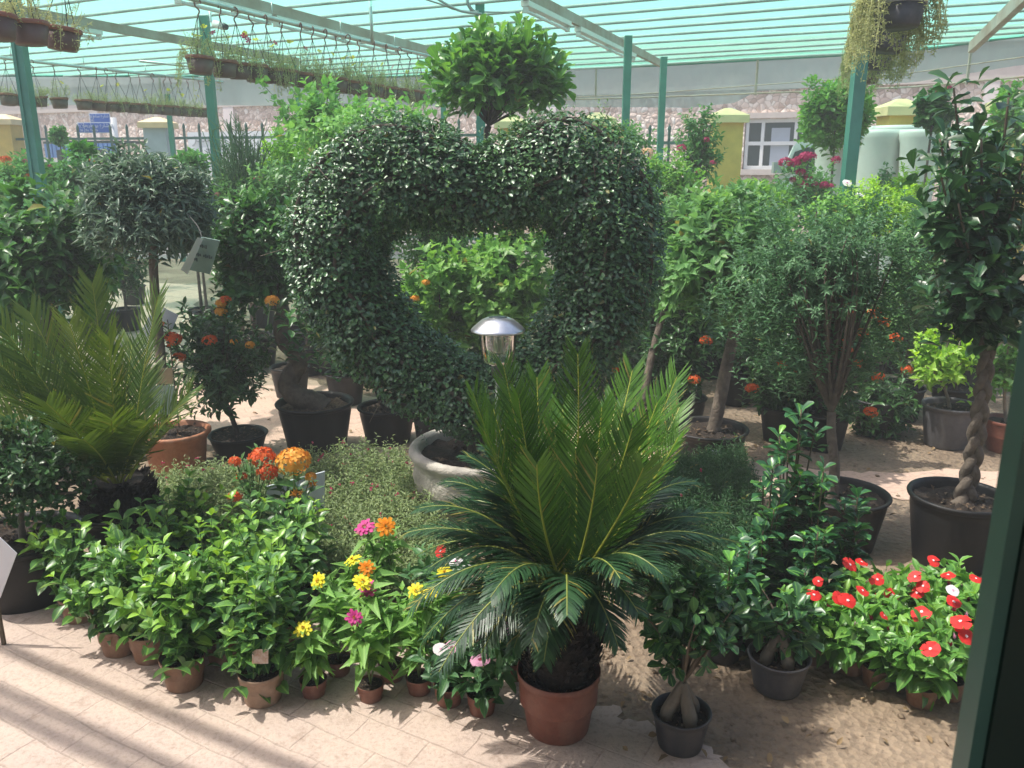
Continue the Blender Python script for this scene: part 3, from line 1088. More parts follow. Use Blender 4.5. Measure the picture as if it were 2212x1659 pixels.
# second thin conduit beside the far rail
b = MB()
b.tube(np.array([PZ(300, 132, RZ + .03), PZ(640, 168, RZ + .03)]), .016, 6, 0)
b.tube(np.array([AT(797, -30, 9.2), AT(803, 60, 9.2), AT(804, 92, 9.25)]), .018, 6, 0)
b.build('conduit', M['rail'], can)
b = MB()
b.tube(catmull([AT(936, -8, 8.6), AT(990, 22, 8.7), AT(1040, 30, 8.8)], 8), .012, 6, 0)
b.tube(catmull([AT(1013, -20, 8.8), AT(1010, 5, 8.8), AT(1022, 24, 8.85), AT(1034, 26, 8.85)], 8), .018, 6, 0)
b.tube(catmull([PZ(900, -8, 3.24), PZ(955, 10, 3.22), PZ(1010, 24, 3.24), PZ(1210, 28, 3.24)], 6), .008, 5, 0)
b.build('cable', M['grey'], can)

# fluorescent fittings under the beams
def tube_light(i, u, label):
    near, far = beam_end[i]
    d = nrm(far - near)
    c = near + d * u
    t = thing('tube_light', label, 'light fitting', c + [0, 0, -.22], 'fluorescent fittings under the roof beams')
    side = np.cross(d, UP)
    b = MB()
    b.bar(c - d * .62 + [0, 0, -.075], c + d * .62 + [0, 0, -.075], .075, .045, 0)
    for e in (-.6, .6):
        b.bar(c + d * e + [0, 0, -.099], c + d * e + [0, 0, -.15], .05, .03, 0)
    b.build('housing', M['white'], t)
    b = MB()
    b.tube(np.array([c - d * .585 + [0, 0, -.135], c + d * .585 + [0, 0, -.135]]), .016, 8, 0)
    b.build('tube', M['signwhite'], t)


def beam_u(i, x, y):
    near, far = beam_end[i]
    p = PZ(x, y, ZB - .15)
    return float(np.dot(p - near, nrm(far - near)))


for i, x, y, lb in [(0, 215, 62, 'white fluorescent fitting under the far-left brown beam, above the three near hanging pots'), (1, 590, 25, 'white fluorescent fitting at the near end of the middle brown beam'),
                    (1, 765, 70, 'white fluorescent fitting in the middle of the middle brown beam'), (1, 880, 102, 'white fluorescent fitting at the far end of the middle brown beam, above the round-headed tree'),
                    (2, 1258, 45, 'first fluorescent fitting on the brown beam with two green posts, nearest the viewer'), (2, 1345, 92, 'second fluorescent fitting on the brown beam with two green posts'),
                    (2, 1400, 120, 'third fluorescent fitting on the brown beam, between its two green posts')]:
    tube_light(i, beam_u(i, x, y), lb)
# cctv camera on the post behind the hanging pots
q = AT(470, 60, 9.5)
t = thing('security_camera', 'small white security camera on the green post behind the hanging pots', 'camera', q)
b = MB()
b.tube(np.array([AT(452, 15, 9.55), AT(455, 45, 9.5), q]), .014, 6, 0)
b.build('bracket', M['rail'], t)
b = MB()
b.tube(np.array([q + [-.03, 0, .04], q + [.10, -.08, .0]]), .038, 12, 0)
b.tube(np.array([q + [.10, -.08, 0.0], q + [.125, -.10, -.008]]), .03, 12, 1)
b.build('body', [M['white'], M['darkglass']], t)

# ================================================================== BACKGROUND BEYOND THE FENCE
def stonemat():
    m, nt, out = newmat('crazy_stone')
    co = N_(nt, 'ShaderNodeTexCoord')
    v = N_(nt, 'ShaderNodeTexVoronoi', Scale=8.5)
    v2 = N_(nt, 'ShaderNodeTexVoronoi', Scale=8.5, feature='DISTANCE_TO_EDGE')
    nz = N_(nt, 'ShaderNodeTexNoise', Scale=2.2, Detail=4.0)
    for n in (v, v2, nz):
        nt.links.new(co.outputs['Object'], n.inputs['Vector'])
    r = ramp(nt, [(0, (.46, .34, .27)), (.35, (.70, .54, .45)), (.7, (.84, .70, .60)), (1, (.90, .83, .74))], None)
    sx = N_(nt, 'ShaderNodeSeparateColor')
    nt.links.new(v.outputs['Color'], sx.inputs[0])
    nt.links.new(sx.outputs[0], r.inputs['Fac'])
    e = ramp(nt, [(.0, (.62, .58, .55)), (.09, (1, 1, 1))], v2.outputs['Distance'])
    mx = N_(nt, 'ShaderNodeMix', data_type='RGBA', blend_type='MULTIPLY')
    mx.inputs[0].default_value = 1
    nt.links.new(r.outputs[0], mx.inputs[6])
    nt.links.new(e.outputs[0], mx.inputs[7])
    p = N_(nt, 'ShaderNodeBsdfPrincipled', Roughness=.9)
    nt.links.new(mx.outputs[2], p.inputs['Base Color'])
    bp = N_(nt, 'ShaderNodeBump', Strength=.9, Distance=.05)
    nt.links.new(v2.outputs['Distance'], bp.inputs['Height'])
    nt.links.new(bp.outputs[0], p.inputs['Normal'])
    nt.links.new(p.outputs[0], out.inputs['Surface'])
    return m


M['stone_wall'] = stonemat()
BY = 22.0
TH = math.radians(24)
bt = thing('stone_building', 'long low building faced with pinkish crazy stone across the road', 'building', (0, 0, 0))


def bu(x):
    X1 = AT(x, 350, 1.0)[0]
    return BY * X1 / (math.cos(TH) + X1 * math.sin(TH))


def bY(x):
    return BY - bu(x) * math.sin(TH)


# built flat along its own length, then turned to run beside the fence
WL, WR = bu(1604), bu(1735)
YW = bY(1670)
WZ0, WZ1 = AT(0, 366, YW)[2], AT(0, 256, YW)[2]
zs, zt = 3.30, 4.35
xl, xr = -42.0, 26.0
b = MB()
for (a, c, z0, z1) in [(xl, WL, 0, zs), (WR, xr, 0, zs), (WL, WR, 0, WZ0), (WL, WR, WZ1, zs)]:
    b.box([(a + c) / 2, .4, (z0 + z1) / 2], [c - a, .8, z1 - z0])
b.build('wall', M['stone_wall'], bt)
b = MB()
b.box([(xl + xr) / 2, .5, (zs + zt) / 2], [xr - xl, .8, zt - zs])
b.box([(xl + xr) / 2, .42, zs + .06], [xr - xl, 1.0, .12])
b.box([(xl + xr) / 2, .42, zt - .15], [xr - xl, 1.0, .3])
b.build('parapet', M['cream'], bt)
for x, w in ((90, 24), (218, 26), (505, 30), (655, 18), (1190, 26), (2120, 30)):
    b = MB()
    b.box([bu(x), -.02, zs / 2], [w * bY(x) / 1800 * .9, .10, zs])
    b.build('pilaster', M['pinkband'], bt)
wf = MB()
Wc = (WL + WR) / 2
for x in (WL + .05, WR - .05, bu(1642), bu(1713)):
    wf.box([x, .105, (WZ0 + WZ1) / 2], [.07, .08, WZ1 - WZ0])
for z in (WZ0 + .04, WZ1 - .04, (WZ0 + WZ1) / 2 + .02):
    wf.box([Wc, .105, z], [WR - WL - .1, .075, .08])
wo = wf.build('window', M['white'], bt)
b = MB()
b.box([Wc, .16, (WZ0 + WZ1) / 2], [WR - WL, .02, WZ1 - WZ0])
b.build('pane', M['darkglass'], wo)
b = MB()
b.box([bu(1680), .14, WZ0 + .46], [.40, .012, .88])
b.build('blind', M['blind'], wo)
b = MB()
b.box([Wc, -.02, WZ0 - .06], [WR - WL + .3, .16, .12])
b.build('sill', M['cream'], wo)
b = MB()
b.box([Wc, -.01, WZ1 + .07], [WR - WL + .3, .1, .12])
b.build('lintel', M['cream'], wo)
bt.location = (0, BY, 0)
bt.rotation_euler = (0, 0, -TH)

# fence pillars
PIL = [(-320, 19.5, 'g'), (8, 18.8, 'y'), (340, 18.0, 'g'), (668, 17.0, 'y'), (1105, 15.6, 'y'), (1290, 15.0, 'y'), (1572, 13.6, 'y'), (1946, 11.8, 'y'), (2205, 10.9, 'y'), (2520, 10.0, 'y')]
PTOP = {-320: 252, 8: 247, 340: 253, 668: 252, 1105: 250, 1290: 243, 1572: 234, 1946: 214, 2205: 200, 2520: 180}
PLAB = {-320: 'grey fence pillar at the left end of the fence', 8: 'fence pillar with pale pointed cap at the left edge of the photo', 340: 'blue-grey fence pillar with yellow pointed cap below the far hanging pots',
        668: 'yellow-capped fence pillar behind the green post and vines', 1105: 'pillar cap just left behind the trunk of the round-headed tree', 1290: 'yellow pillar cap peeking over the right lobe of the topiary',
        1572: 'ochre fence pillar beside the white-framed window', 1946: 'ochre fence pillar rising behind the white planters', 2205: 'fence pillar at the right edge above the braided tree', 2520: 'fence pillar at the right end of the fence'}
for i, (x, Y, kd) in enumerate(PIL):
    c = AT(x, PTOP[x], Y)
    w = .46 if x < 1500 else .42
    zc = c[2]
    t = thing('fence_pillar', PLAB[x], 'pillar', (c[0], Y, 0), 'pillars of the boundary fence')
    b = MB()
    b.box([c[0], Y, (zc - .22) / 2], [w, w, zc - .22])
    b.build('body', M['pillar_g' if kd == 'g' else 'pillar_y'], t)
    b = MB()
    e = w * .66
    b.box([c[0], Y, zc - .165], [2 * e, 2 * e, .11])
    v = [[c[0] + i_ * e, Y + j_ * e, zc - .11] for i_, j_ in ((-1, -1), (1, -1), (1, 1), (-1, 1))] + [[c[0] + i_ * .05, Y + j_ * .05, zc] for i_, j_ in ((-1, -1), (1, -1), (1, 1), (-1, 1))]
    b.add(v, np.array([[0, 1, 5, 4], [1, 2, 6, 5], [2, 3, 7, 6], [3, 0, 4, 7], [4, 5, 6, 7]]))
    b.build('cap', M['cap_y'], t)
FLAB = ['left end of the fence', 'run holding the view of the white and blue truck', 'run in front of the white lettered truck', 'run hidden behind the climbing plants', 'run behind the round-headed tree',
        'run under the grey net curtain', 'run below the building window', 'run behind the white planters', 'run at the far right']
for i in range(len(PIL) - 1):
    if i == 6:      # the gateway beside the building window stands open
        continue
    a, c = PIL[i], PIL[i + 1]
    p, q = AT(a[0], 300, a[1]), AT(c[0], 300, c[1])
    d = nrm((q - p) * [1, 1, 0])
    L = np.linalg.norm((q - p)[:2])
    zr = 2.22 if i < 4 else 2.05
    P = np.array([p[0], p[1], 0])
    t = thing('metal_fence', 'dark green railing, ' + FLAB[i], 'fence', P + d * L / 2, 'railings of the boundary fence')
    b = MB()
    for z in (zr, zr - .50, .35):
        b.bar(P + d * .3 + [0, 0, z], P + d * (L - .3) + [0, 0, z], .045, .05)
    b.build('rail', M['fence'], t)
    b = MB()
    n = int(L / .42)
    for kx in range(1, n):
        s_ = .3 + (L - .6) * kx / n
        b.bar(P + d * s_ + [0, 0, .1], P + d * s_ + [0, 0, zr + .20], .04, .04)
        b.lathe([(.03, 0), (.032, .03), (.001, .1)], P + d * s_ + [0, 0, zr + .2], 6)
    b.build('bars', M['fence'], t)

# street sign on a pole, two blades
pc = AT(219, 290, 20.0)
t = thing('street_sign', 'blue street name sign with two blades on a white pole beyond the fence', 'sign', (pc[0], 20.0, 0))
b = MB()
b.tube(np.array([[pc[0] + .1, 20.42, 0], [pc[0] + .1, 20.42, AT(0, 252, 20)[2]]]), .09, 10)
b.build('pole', M['white'], t)


def blade(cx, cy, w, h, Y, ar, en, dim=False, rz=0.0):
    c = AT(cx, cy, Y)
    sc = S(c)
    W_, H_ = w * sc, h * sc
    b = MB()
    b.box(c, [W_, .03, H_])
    o = b.build('sign_board', M['signwhite'], t)
    b = MB()
    b.box(c + [W_ * .095, -.018, 0], [W_ * .77, .008, H_ * .86])
    b.box(c + [-W_ * .385, -.018, H_ * .215], [W_ * .15, .008, H_ * .40])
    b.box(c + [-W_ * .385, -.018, -H_ * .215], [W_ * .15, .008, H_ * .40])
    b.build('blue_field', M['blue'], o)
    f = c + np.array([0, -.026, 0])
    text_mesh(ar, H_ * .46, M['signwhite'], o, f + [W_ * .46, 0, H_ * .07], ROT_FACE, align='RIGHT')
    text_mesh(en, H_ * .34, M['signwhite'], o, f + [-W_ * .27, 0, -H_ * .34], ROT_FACE)
    text_mesh('56', H_ * .32, M['signwhite'], o, f + [-W_ * .385, 0, -H_ * .33], ROT_FACE, align='CENTER')
    text_mesh('\u0665\u0666', H_ * .36, M['signwhite'], o, f + [-W_ * .385, 0, H_ * .10], ROT_FACE, align='CENTER')
    return o


blade(204, 276, 71, 22, 19.9, '\ufe94\ufed4\ufef3\ufeae\ufec3 \ufeee\ufe91 \ufec9\ufead\ufe8e\ufeb7', 'Bu Traifa')
blade(216, 255, 44, 19, 20.25, '\ufe90\ufee0\ufea3 \ufee6\ufe91 \ufee2\ufee0\ufeb3 \ufec9\ufead\ufe8e\ufeb7', '')

# vehicles beyond the fence
def truck(name, label, x0, x1, ytop, Y, box=None):
    pass


a, c = AT(90, 300, 19.6), AT(330, 300, 19.6)
W_ = c[0] - a[0]
t = thing('pickup_truck', 'white pickup with a blue slatted load bed, parked across the fence on the left', 'truck', ((a[0] + c[0]) / 2, 19.6, 0))
zt = AT(0, 306, 19.6)[2]
b = MB()
b.box([a[0] + W_ * .5, 19.9, .95], [W_ * .98, 1.7, .5])
b.box([a[0] + W_ * .5, 19.9, zt - .42], [W_ * .98, 1.72, .10])
b.build('body', M['carwhite'], t)
b = MB()
for kx in range(16):
    b.box([a[0] + W_ * (.10 + .053 * kx), 19.08, zt - .20], [W_ * .040, .05, .30])
b.box([a[0] + W_ * .5, 19.12, zt - .20], [W_ * .86, .03, .28])
b.build('load_panel', M['bluepanel'], t)
b = MB()
b.box([a[0] + W_ * .5, 19.9, zt - .02], [W_ * .9, 1.6, .05])
b.build('roof', M['frame'], t)
for px in (140, 185, 260):
    b = MB()
    q = AT(px, 345, 19.03)
    b.box(q, [.28, .02, .42])
    b.build('window', M['darkglass'], t)
for kx in (.18, .80):
    b = MB()
    q = np.array([a[0] + W_ * kx, 19.05, .34])
    b.tube(np.array([q, q + [0, .22, 0]]), .34, 20)
    b.build('wheel', M['tyre'], t)

t.rotation_euler = (0, 0, -TH)
a, c = AT(382, 300, 19.4), AT(640, 300, 19.4)
W_ = c[0] - a[0]
t = thing('box_truck', 'white box truck with faint Arabic lettering, parked behind the railing', 'truck', ((a[0] + c[0]) / 2, 19.6, 0))
zt = AT(0, 284, 19.4)[2]
b = MB()
b.box([a[0] + W_ * .5, 20.2, zt / 2 + .35], [W_, 1.6, zt - .7])
b.build('body', M['carwhite'], t)
text_mesh('\ufeae\ufe98\ufeb3\ufe8e\ufee3', .42, M['grey'], t, AT(396, 306, 19.38), ROT_FACE)
b = MB()
b.box([a[0] + W_ * .55, 19.39, AT(0, 322, 19.4)[2]], [W_ * .7, .012, .03])
b.build('trim_line', M['grey'], t)
for kx in (.15, .82):
    b = MB()
    q = np.array([a[0] + W_ * kx, 19.42, .4])
    b.tube(np.array([q, q + [0, .25, 0]]), .4, 20)
    b.build('wheel', M['tyre'], t)

t.rotation_euler = (0, 0, -TH)
# white van behind the bougainvillea
Yv = 12.9
vp = [(1668, 430), (1672, 402), (1690, 372), (1712, 322), (1722, 306), (1740, 303), (1900, 303), (1900, 430)]
t = thing('white_van', 'white van with a sloping windscreen behind the bougainvillea', 'van', AT(1760, 430, Yv) * [1, 1, 0])
b = MB()
f = [AT(x, y, Yv) for x, y in vp]
k_ = [p + np.array([.60, 1.7, 0]) for p in f]
n = len(f)
b.add(f + k_, [np.array([[i, (i + 1) % n, n + (i + 1) % n, n + i] for i in range(n)]), np.array([list(range(n))[::-1], list(range(n, 2 * n))])])
b.build('body', M['carwhite'], t)
b = MB()
f = [AT(x, y, Yv - .015) for x, y in [(1698, 372), (1718, 328), (1745, 318), (1790, 318), (1790, 372)]]
k_ = [p + np.array([0, .03, 0]) for p in f]
n = len(f)
b.add(f + k_, [np.array([[i, (i + 1) % n, n + (i + 1) % n, n + i] for i in range(n)]), np.array([list(range(n))[::-1], list(range(n, 2 * n))])])
b.build('window', M['darkglass'], t)
b = MB()
f, k_ = AT(1686, 370, Yv + .1), AT(1711, 316, Yv + .1)
b.bar(f + [0, -.13, 0], k_ + [0, -.13, 0], .05, .04)
b.build('windscreen_pillar', M['carwhite'], t)
b = MB()
b.box(AT(1685, 362, Yv - .12), [.22, .1, .16])
b.build('mirror', M['grey'], t)
b = MB()
q = AT(1740, 425, Yv) * [1, 1, 0] + [0, .02, .34]
b.tube(np.array([q, q + [0, .22, 0]]), .34, 20)
b.build('wheel', M['tyre'], t)

# big white planters
WP = [(1812, 290, 100, 110, 9.6, 'large white planter standing first behind the right green post'), (1905, 281, 108, 118, 10.2, 'large white planter in the middle of the white planter row'),
      (1994, 280, 92, 112, 9.8, 'large white planter right of the middle one, half behind the braided tree leaves'), (1942, 272, 120, 60, 11.3, 'wide white planter behind the others, only its rim showing'),
      (2105, 274, 90, 110, 9.9, 'white planter at the right end of the row behind the braided tree')]
for i, (x, y, w, h, Y, lb) in enumerate(WP):
    c = AT(x, y, Y)
    s_ = S(c)
    r, zt = w * s_ / 2, c[2]
    t = thing('white_planter', lb, 'planter', (c[0], Y, 0), 'large white planters by the fence')
    hh = zt
    b = MB()
    b.lathe([(.001, .0), (r * .62, 0), (r * .66, .05), (r * .45, hh * .30), (r * .5, hh * .42), (r * .72, hh * .62), (r * .86, hh * .82), (r * .93, hh * .93), (r * 1.0, hh * .955), (r * 1.02, hh * .98), (r * .99, hh), (r * .9, hh), (r * .86, hh * .95), (r * .7, hh * .6), (.001, hh * .58)], (c[0], Y, 0), 40)
    b.build('bowl', M['planter_w'], t)

# door frame the photo was taken through, and the card beside it
q0 = AT(2158, 1260, .52)
t = thing('door_frame', 'dark green metal door frame upright close to the viewer at the right edge', 'door frame', (q0[0] + .05, q0[1], 0))
b = MB()
b.box([q0[0] + .062, q0[1] + .012, 1.2], [.10, .024, 2.4])
b.build('upright', M['frame'], t)
b = MB()
b.box([q0[0] + .006, q0[1] + .012, 1.2], [.010, .020, 2.4])
b.build('edge_strip', M['frame_e'], t)
b = MB()
b.box([q0[0] + .050, q0[1] - .004, 1.2], [.007, .006, 2.4])
b.build('gasket', M['frame_e'], t)
# the shop the photo was taken from: an unseen roof added to shade the door frame, and the wall beside the door
M['shop'] = simple('shop_wall', (.55, .53, .49), .8)
t = thing('shop_building', 'pale shop front whose doorway the photo was taken from, its unseen roof added for shade', 'building', (3, -1.5, 0))
b = MB()
b.box([0, -.9, 2.72], [12, 4.4, .18])
b.build('roof', M['shop'], t)
b = MB()
b.box([q0[0] + .115 + 2.5, .56, 1.31], [5, .12, 2.62])
b.box([-1.9 - 2.0, .56, 1.31], [4, .12, 2.62])
b.build('wall', M['shop'], t)
# ================================================================== HEART TOPIARY
HY = 3.95
hp = [(1045, 415), (958, 388), (858, 368), (768, 422), (728, 525), (752, 632), (824, 732), (928, 816), (1052, 868), (1172, 816), (1254, 720), (1307, 612), (1311, 505), (1287, 418), (1226, 362), (1132, 385)]
hc = catmull([AT(x, y, HY) for x, y in hp], 12, True)
hr_px = np.array([74, 94, 108, 110, 104, 100, 94, 86, 84, 84, 92, 104, 114, 114, 110, 96.])
hr = np.interp(np.linspace(0, 16, len(hc), endpoint=False), np.arange(17), np.r_[hr_px, hr_px[0]]) * .00228
ht = nrm(np.roll(hc, -1, 0) - np.roll(hc, 1, 0))
topi = thing('heart_topiary', 'heart shaped topiary of small dark glossy leaves with an open centre, in a cement bowl', 'topiary', (AT(1045, 965, HY)[0], HY, 0))
pc = np.array([AT(1045, 965, HY)[0], HY, 0.0])
add_pot(topi, pc, .37, .385, 'stone', 'bowl', rb=.25, fill=.86)


def heart_sample(n, lo, hi, k=None):
    i = rng.integers(0, len(hc), n) if k is None else k
    th = rng.random(n) * 6.283
    t = ht[i]
    a = nrm(np.cross(t, np.array([0, 1.0, 0])))
    rad = np.cos(th)[:, None] * a + np.sin(th)[:, None] * np.array([0, 1.0, 0])
    f = (lo + (hi - lo) * rng.random(n))
    lump = 1 + .05 * np.sin(i * .55 + th * 2) + .04 * np.sin(i * .23 - th * 3)
    p = hc[i] + rad * (hr[i] * f * lump)[:, None] * np.array([1, .92, 1]) + t * rng.normal(size=(n, 1)) * .02
    return p, rad


mb = MB()
# close clipped outer leaves
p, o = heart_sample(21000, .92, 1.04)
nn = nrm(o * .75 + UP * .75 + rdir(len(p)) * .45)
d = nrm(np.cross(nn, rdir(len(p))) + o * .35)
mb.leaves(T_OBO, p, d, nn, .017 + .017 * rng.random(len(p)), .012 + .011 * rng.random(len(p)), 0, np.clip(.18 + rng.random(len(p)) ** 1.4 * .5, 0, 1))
# deeper leaves, tinted darker to paint in the shade of the interior
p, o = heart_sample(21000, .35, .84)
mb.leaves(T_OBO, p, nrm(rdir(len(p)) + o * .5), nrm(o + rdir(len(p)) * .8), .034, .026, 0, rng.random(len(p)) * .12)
# leafy sprigs sticking out of the clipped face
p, o = heart_sample(950, .98, 1.08)
shoots(mb, T_SPOON, p + o * .015, o, .05, 7, .021, .012, 0, .35, .5, 75, 40, .35, t0=.1)
# long unclipped shoots along the top and lower rim
top = [i for i in range(len(hc)) if hc[i][2] > 1.45] + [i for i in range(len(hc)) if hc[i][2] < .75]
top = [i for i in top if not (abs(hc[i][0] - pc[0]) < .10 and hc[i][2] > 1.3)]
k = rng.choice(top, 240)
p, o = heart_sample(240, .95, 1.0, k)
o = nrm(o + UP * .6)
shoots(mb, T_SPOON, p + o * (.03 + .07 * rng.random((240, 1))), o, .11, 11, .019, .011, 0, .7, .4, 75, 40, .8, t0=.3)
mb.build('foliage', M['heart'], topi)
# woody frame and stems inside the leaves
tb = MB()
for off in range(9):
    th = off * .698
    a = np.cross(ht, np.array([0, 1.0, 0]))
    ring = hc + (np.cos(th) * a + np.sin(th) * np.array([0, .9, 0])) * (hr * (.55 + .30 * (off % 2)))[:, None]
    ring = ring + np.sin(np.arange(len(hc)) * .31 + off)[:, None] * .012
    tb.tube(np.r_[ring, ring[:1]], .006 + .003 * (off % 3), 5, 0, cap=False)
for i in range(0, len(hc), 9):
    a = nrm(np.cross(ht[i], np.array([0, 1.0, 0])))
    th = np.linspace(0, 6.283, 15)
    tb.tube(hc[i] + (np.cos(th)[:, None] * a + np.sin(th)[:, None] * np.array([0, .9, 0])) * hr[i] * .90, .0022, 4, 0, cap=False)
for i in range(7):
    q = hc[(108 + rng.integers(-14, 15)) % len(hc)]
    tb.tube(bez(pc + [rng.normal() * .05, rng.normal() * .05, .3], pc + [rng.normal() * .12, rng.normal() * .1, .45], q, 8), np.linspace(.017, .009, 8), 6, 0)
wb = tb
for i in range(60):
    j = rng.integers(0, len(hc))
    th = rng.random() * 6.283
    a = nrm(np.cross(ht[j], np.array([0, 1.0, 0])))
    rad = np.cos(th) * a + np.sin(th) * np.array([0, 1.0, 0])
    q = hc[j] + rad * hr[j] * .93
    e = q + (rad * .5 + rng.normal(size=3) * .7) * .07
    wb.tube(bez(q - rad * .05, q, e, 5), np.linspace(.0035, .0015, 5), 5, 0)
tb.build('stems', M['bark'], topi)

# ================================================================== CYCADS
def frond(parent, p, c, q, mats, nl=58, L=.105, w=.0062, vee=.45, nside=None, fwd=.75, name='frond', tint=(0.0, .9), curl=.25, young=False):
    mb = MB()
    n = 40
    P = bez(p, c, q, n)
    T = nrm(np.gradient(P, axis=0))
    mb.tube(P, np.linspace(.0052, .0014, n), 5, 1, cap=False)
    chord = nrm(np.asarray(q, float) - p)
    side = np.cross(chord, UP) if nside is None else np.asarray(nside, float)
    if np.linalg.norm(side) < .15:
        side = np.array([1.0, 0, 0])
    side = nrm(side)
    t = np.linspace(.10, .995, nl)
    Pt = np.stack([np.interp(t, np.linspace(0, 1, n), P[:, j]) for j in range(3)], -1)
    Tt = nrm(np.stack([np.interp(t, np.linspace(0, 1, n), T[:, j]) for j in range(3)], -1))
    Sd = nrm(side - Tt * (Tt @ side)[:, None])
    Nn = np.cross(Sd, Tt)
    if Nn[:, 2].mean() < 0:
        Nn = -Nn
    prof = np.minimum(1, .30 + 2.4 * t) * (1 - (.42 if young else .68) * np.maximum(0, t - (.74 if young else .5)) / (.26 if young else .5))
    r = rng.random(2) * .2
    for sg in (-1, 1):
        Ls = L * prof * (1 + .05 * rng.normal(size=nl))
        f = fwd + (.9 * t ** 2 if young else .5 * t)
        d = nrm(sg * Sd + Tt * (f + .09 * rng.normal(size=nl))[:, None] + Nn * (vee + .13 * rng.normal(size=(nl, 1))))
        wv = np.cross(d, Nn)
        wv = nrm(wv)
        up = np.cross(wv, d)
        up *= np.sign((up * Nn).sum(1, keepdims=True))
        V = np.zeros((nl, 7, 3))
        for j, (tt, ww) in enumerate(((0, .7), (.45, 1.0), (.8, .75))):
            cen = Pt + d * (Ls * tt)[:, None] - up * (Ls * curl * tt * tt)[:, None] + Tt * (Ls * .12 * tt * tt)[:, None]
            V[:, 2 * j] = cen - wv * w * ww * .5
            V[:, 2 * j + 1] = cen + wv * w * ww * .5
        V[:, 6] = Pt + d * Ls[:, None] - up * (Ls * curl)[:, None] + Tt * (Ls * .14)[:, None]
        off = (np.arange(nl) * 7)[:, None, None]
        bad = rng.random(nl) < .02
        tn = np.repeat(np.clip(tint[0] + (tint[1] - tint[0]) * (.25 + .75 * t) * (.45 + 1.0 * rng.random(nl)) + r[0], 0, 1), 7)
        tn[np.repeat(bad, 7)] = -1
        tn[6::7] = np.where(rng.random(nl) < .22, -1, tn[6::7])
        mb.add(V.reshape(-1, 3), [(np.array([[0, 1, 3, 2], [2, 3, 5, 4]])[None] + off).reshape(-1, 4), (np.array([[4, 5, 6]])[None] + off).reshape(-1, 3)], 0, tn)
    return mb.build(name, mats, parent)


def cycad_trunk(parent, base, top, r, name='trunk'):
    mb = MB()
    n = 14
    z = np.linspace(0, 1, n)
    pts = np.asarray(base) + z[:, None] * (np.asarray(top) - np.asarray(base))
    mb.tube(pts, r * (.82 + .35 * np.sin(z * 2.6 + .35)), 22, 0, rough=.12)
    # old leaf bases: overlapping scales up the trunk
    H = np.linalg.norm(np.asarray(top) - base)
    for i in range(300):
        t = i / 300
        a = i * 2.39996
        rr = r * (.82 + .35 * math.sin(t * 2.6 + .35))
        rad = np.array([math.cos(a), math.sin(a), 0])
        t = min(1, max(0, t + rng.normal() * .02))
        c = np.asarray(base) + (np.asarray(top) - base) * t + rad * rr * (.95 + .04 * rng.random())
        mb.leaves(T_DIA, c[None], nrm(rad * .75 + UP * .7 + rng.normal(size=3) * .25)[None], nrm(rad - UP * .2 + rng.normal(size=3) * .2)[None], .03 + .03 * rng.random(), .02 + .014 * rng.random(), 0)
        if i % 3 == 0:
            mb.tube(np.array([c, c + rad * .018 + UP * .012, c + rad * .026 + UP * .03]), [.006, .005, .002], 5, 0)
    return mb.build(name, M['cyc_trunk'], parent)


# --- the big cycad in front
cb = AT(1207, 1455, 2.30) * [1, 1, 0]
cyc = thing('cycad_palm', 'large cycad with bright upright new fronds in a red-brown pot at the front', 'cycad', cb)
add_pot(cyc, cb, .132, .215, 'terra_s', 'thin', rb=.098, fill=.90)
cr = AT(1222, 1262, 2.30)
cycad_trunk(cyc, cb + [0, 0, .17], cr + [0, 0, .01], .093)
NEWF = [(1248, 764, .10, 0), (1088, 792, .14, -.05), (1160, 815, .28, -.1), (1022, 850, .02, -.3), (1045, 930, -.08, -.2), (1366, 800, .30, .1), (1462, 815, .16, .25), (1468, 880, .30, .3), (1465, 945, -.02, .4), (1366, 925, -.10, .15),
        (1390, 1010, -.16, .25), (1243, 972, -.05, 0), (1160, 1003, -.22, -.15), (1215, 880, .40, 0), (1330, 870, .40, .1), (1120, 860, .05, -.1), (1065, 880, .2, -.2), (1300, 880, .15, .1), (1420, 870, .05, .2), (1200, 930, .2, 0), (1290, 1000, -.15, .1)]
for x, y, dy, bow in NEWF:
    q = AT(x, y, 2.30 + dy)
    v = q - cr
    out = v * [1, 1, 0]
    c = cr + v * .5 - out * .02 + np.array([bow * .10, 0, .02]) + np.array([np.sign(v[0]) * .03, 0, 0])
    # upright young fronds: keep the leaf faces towards the crown's axis
    side = np.cross(v, np.array([-out[0] * 1.0, -out[1] - .16, .15]))
    frond(cyc, cr + nrm(out + 1e-6) * .03, c, q, [M['frond_new'], M['rachis']], 60, .115, .0048, .55, side, .72, tint=(.0, .85), curl=.08, young=True)
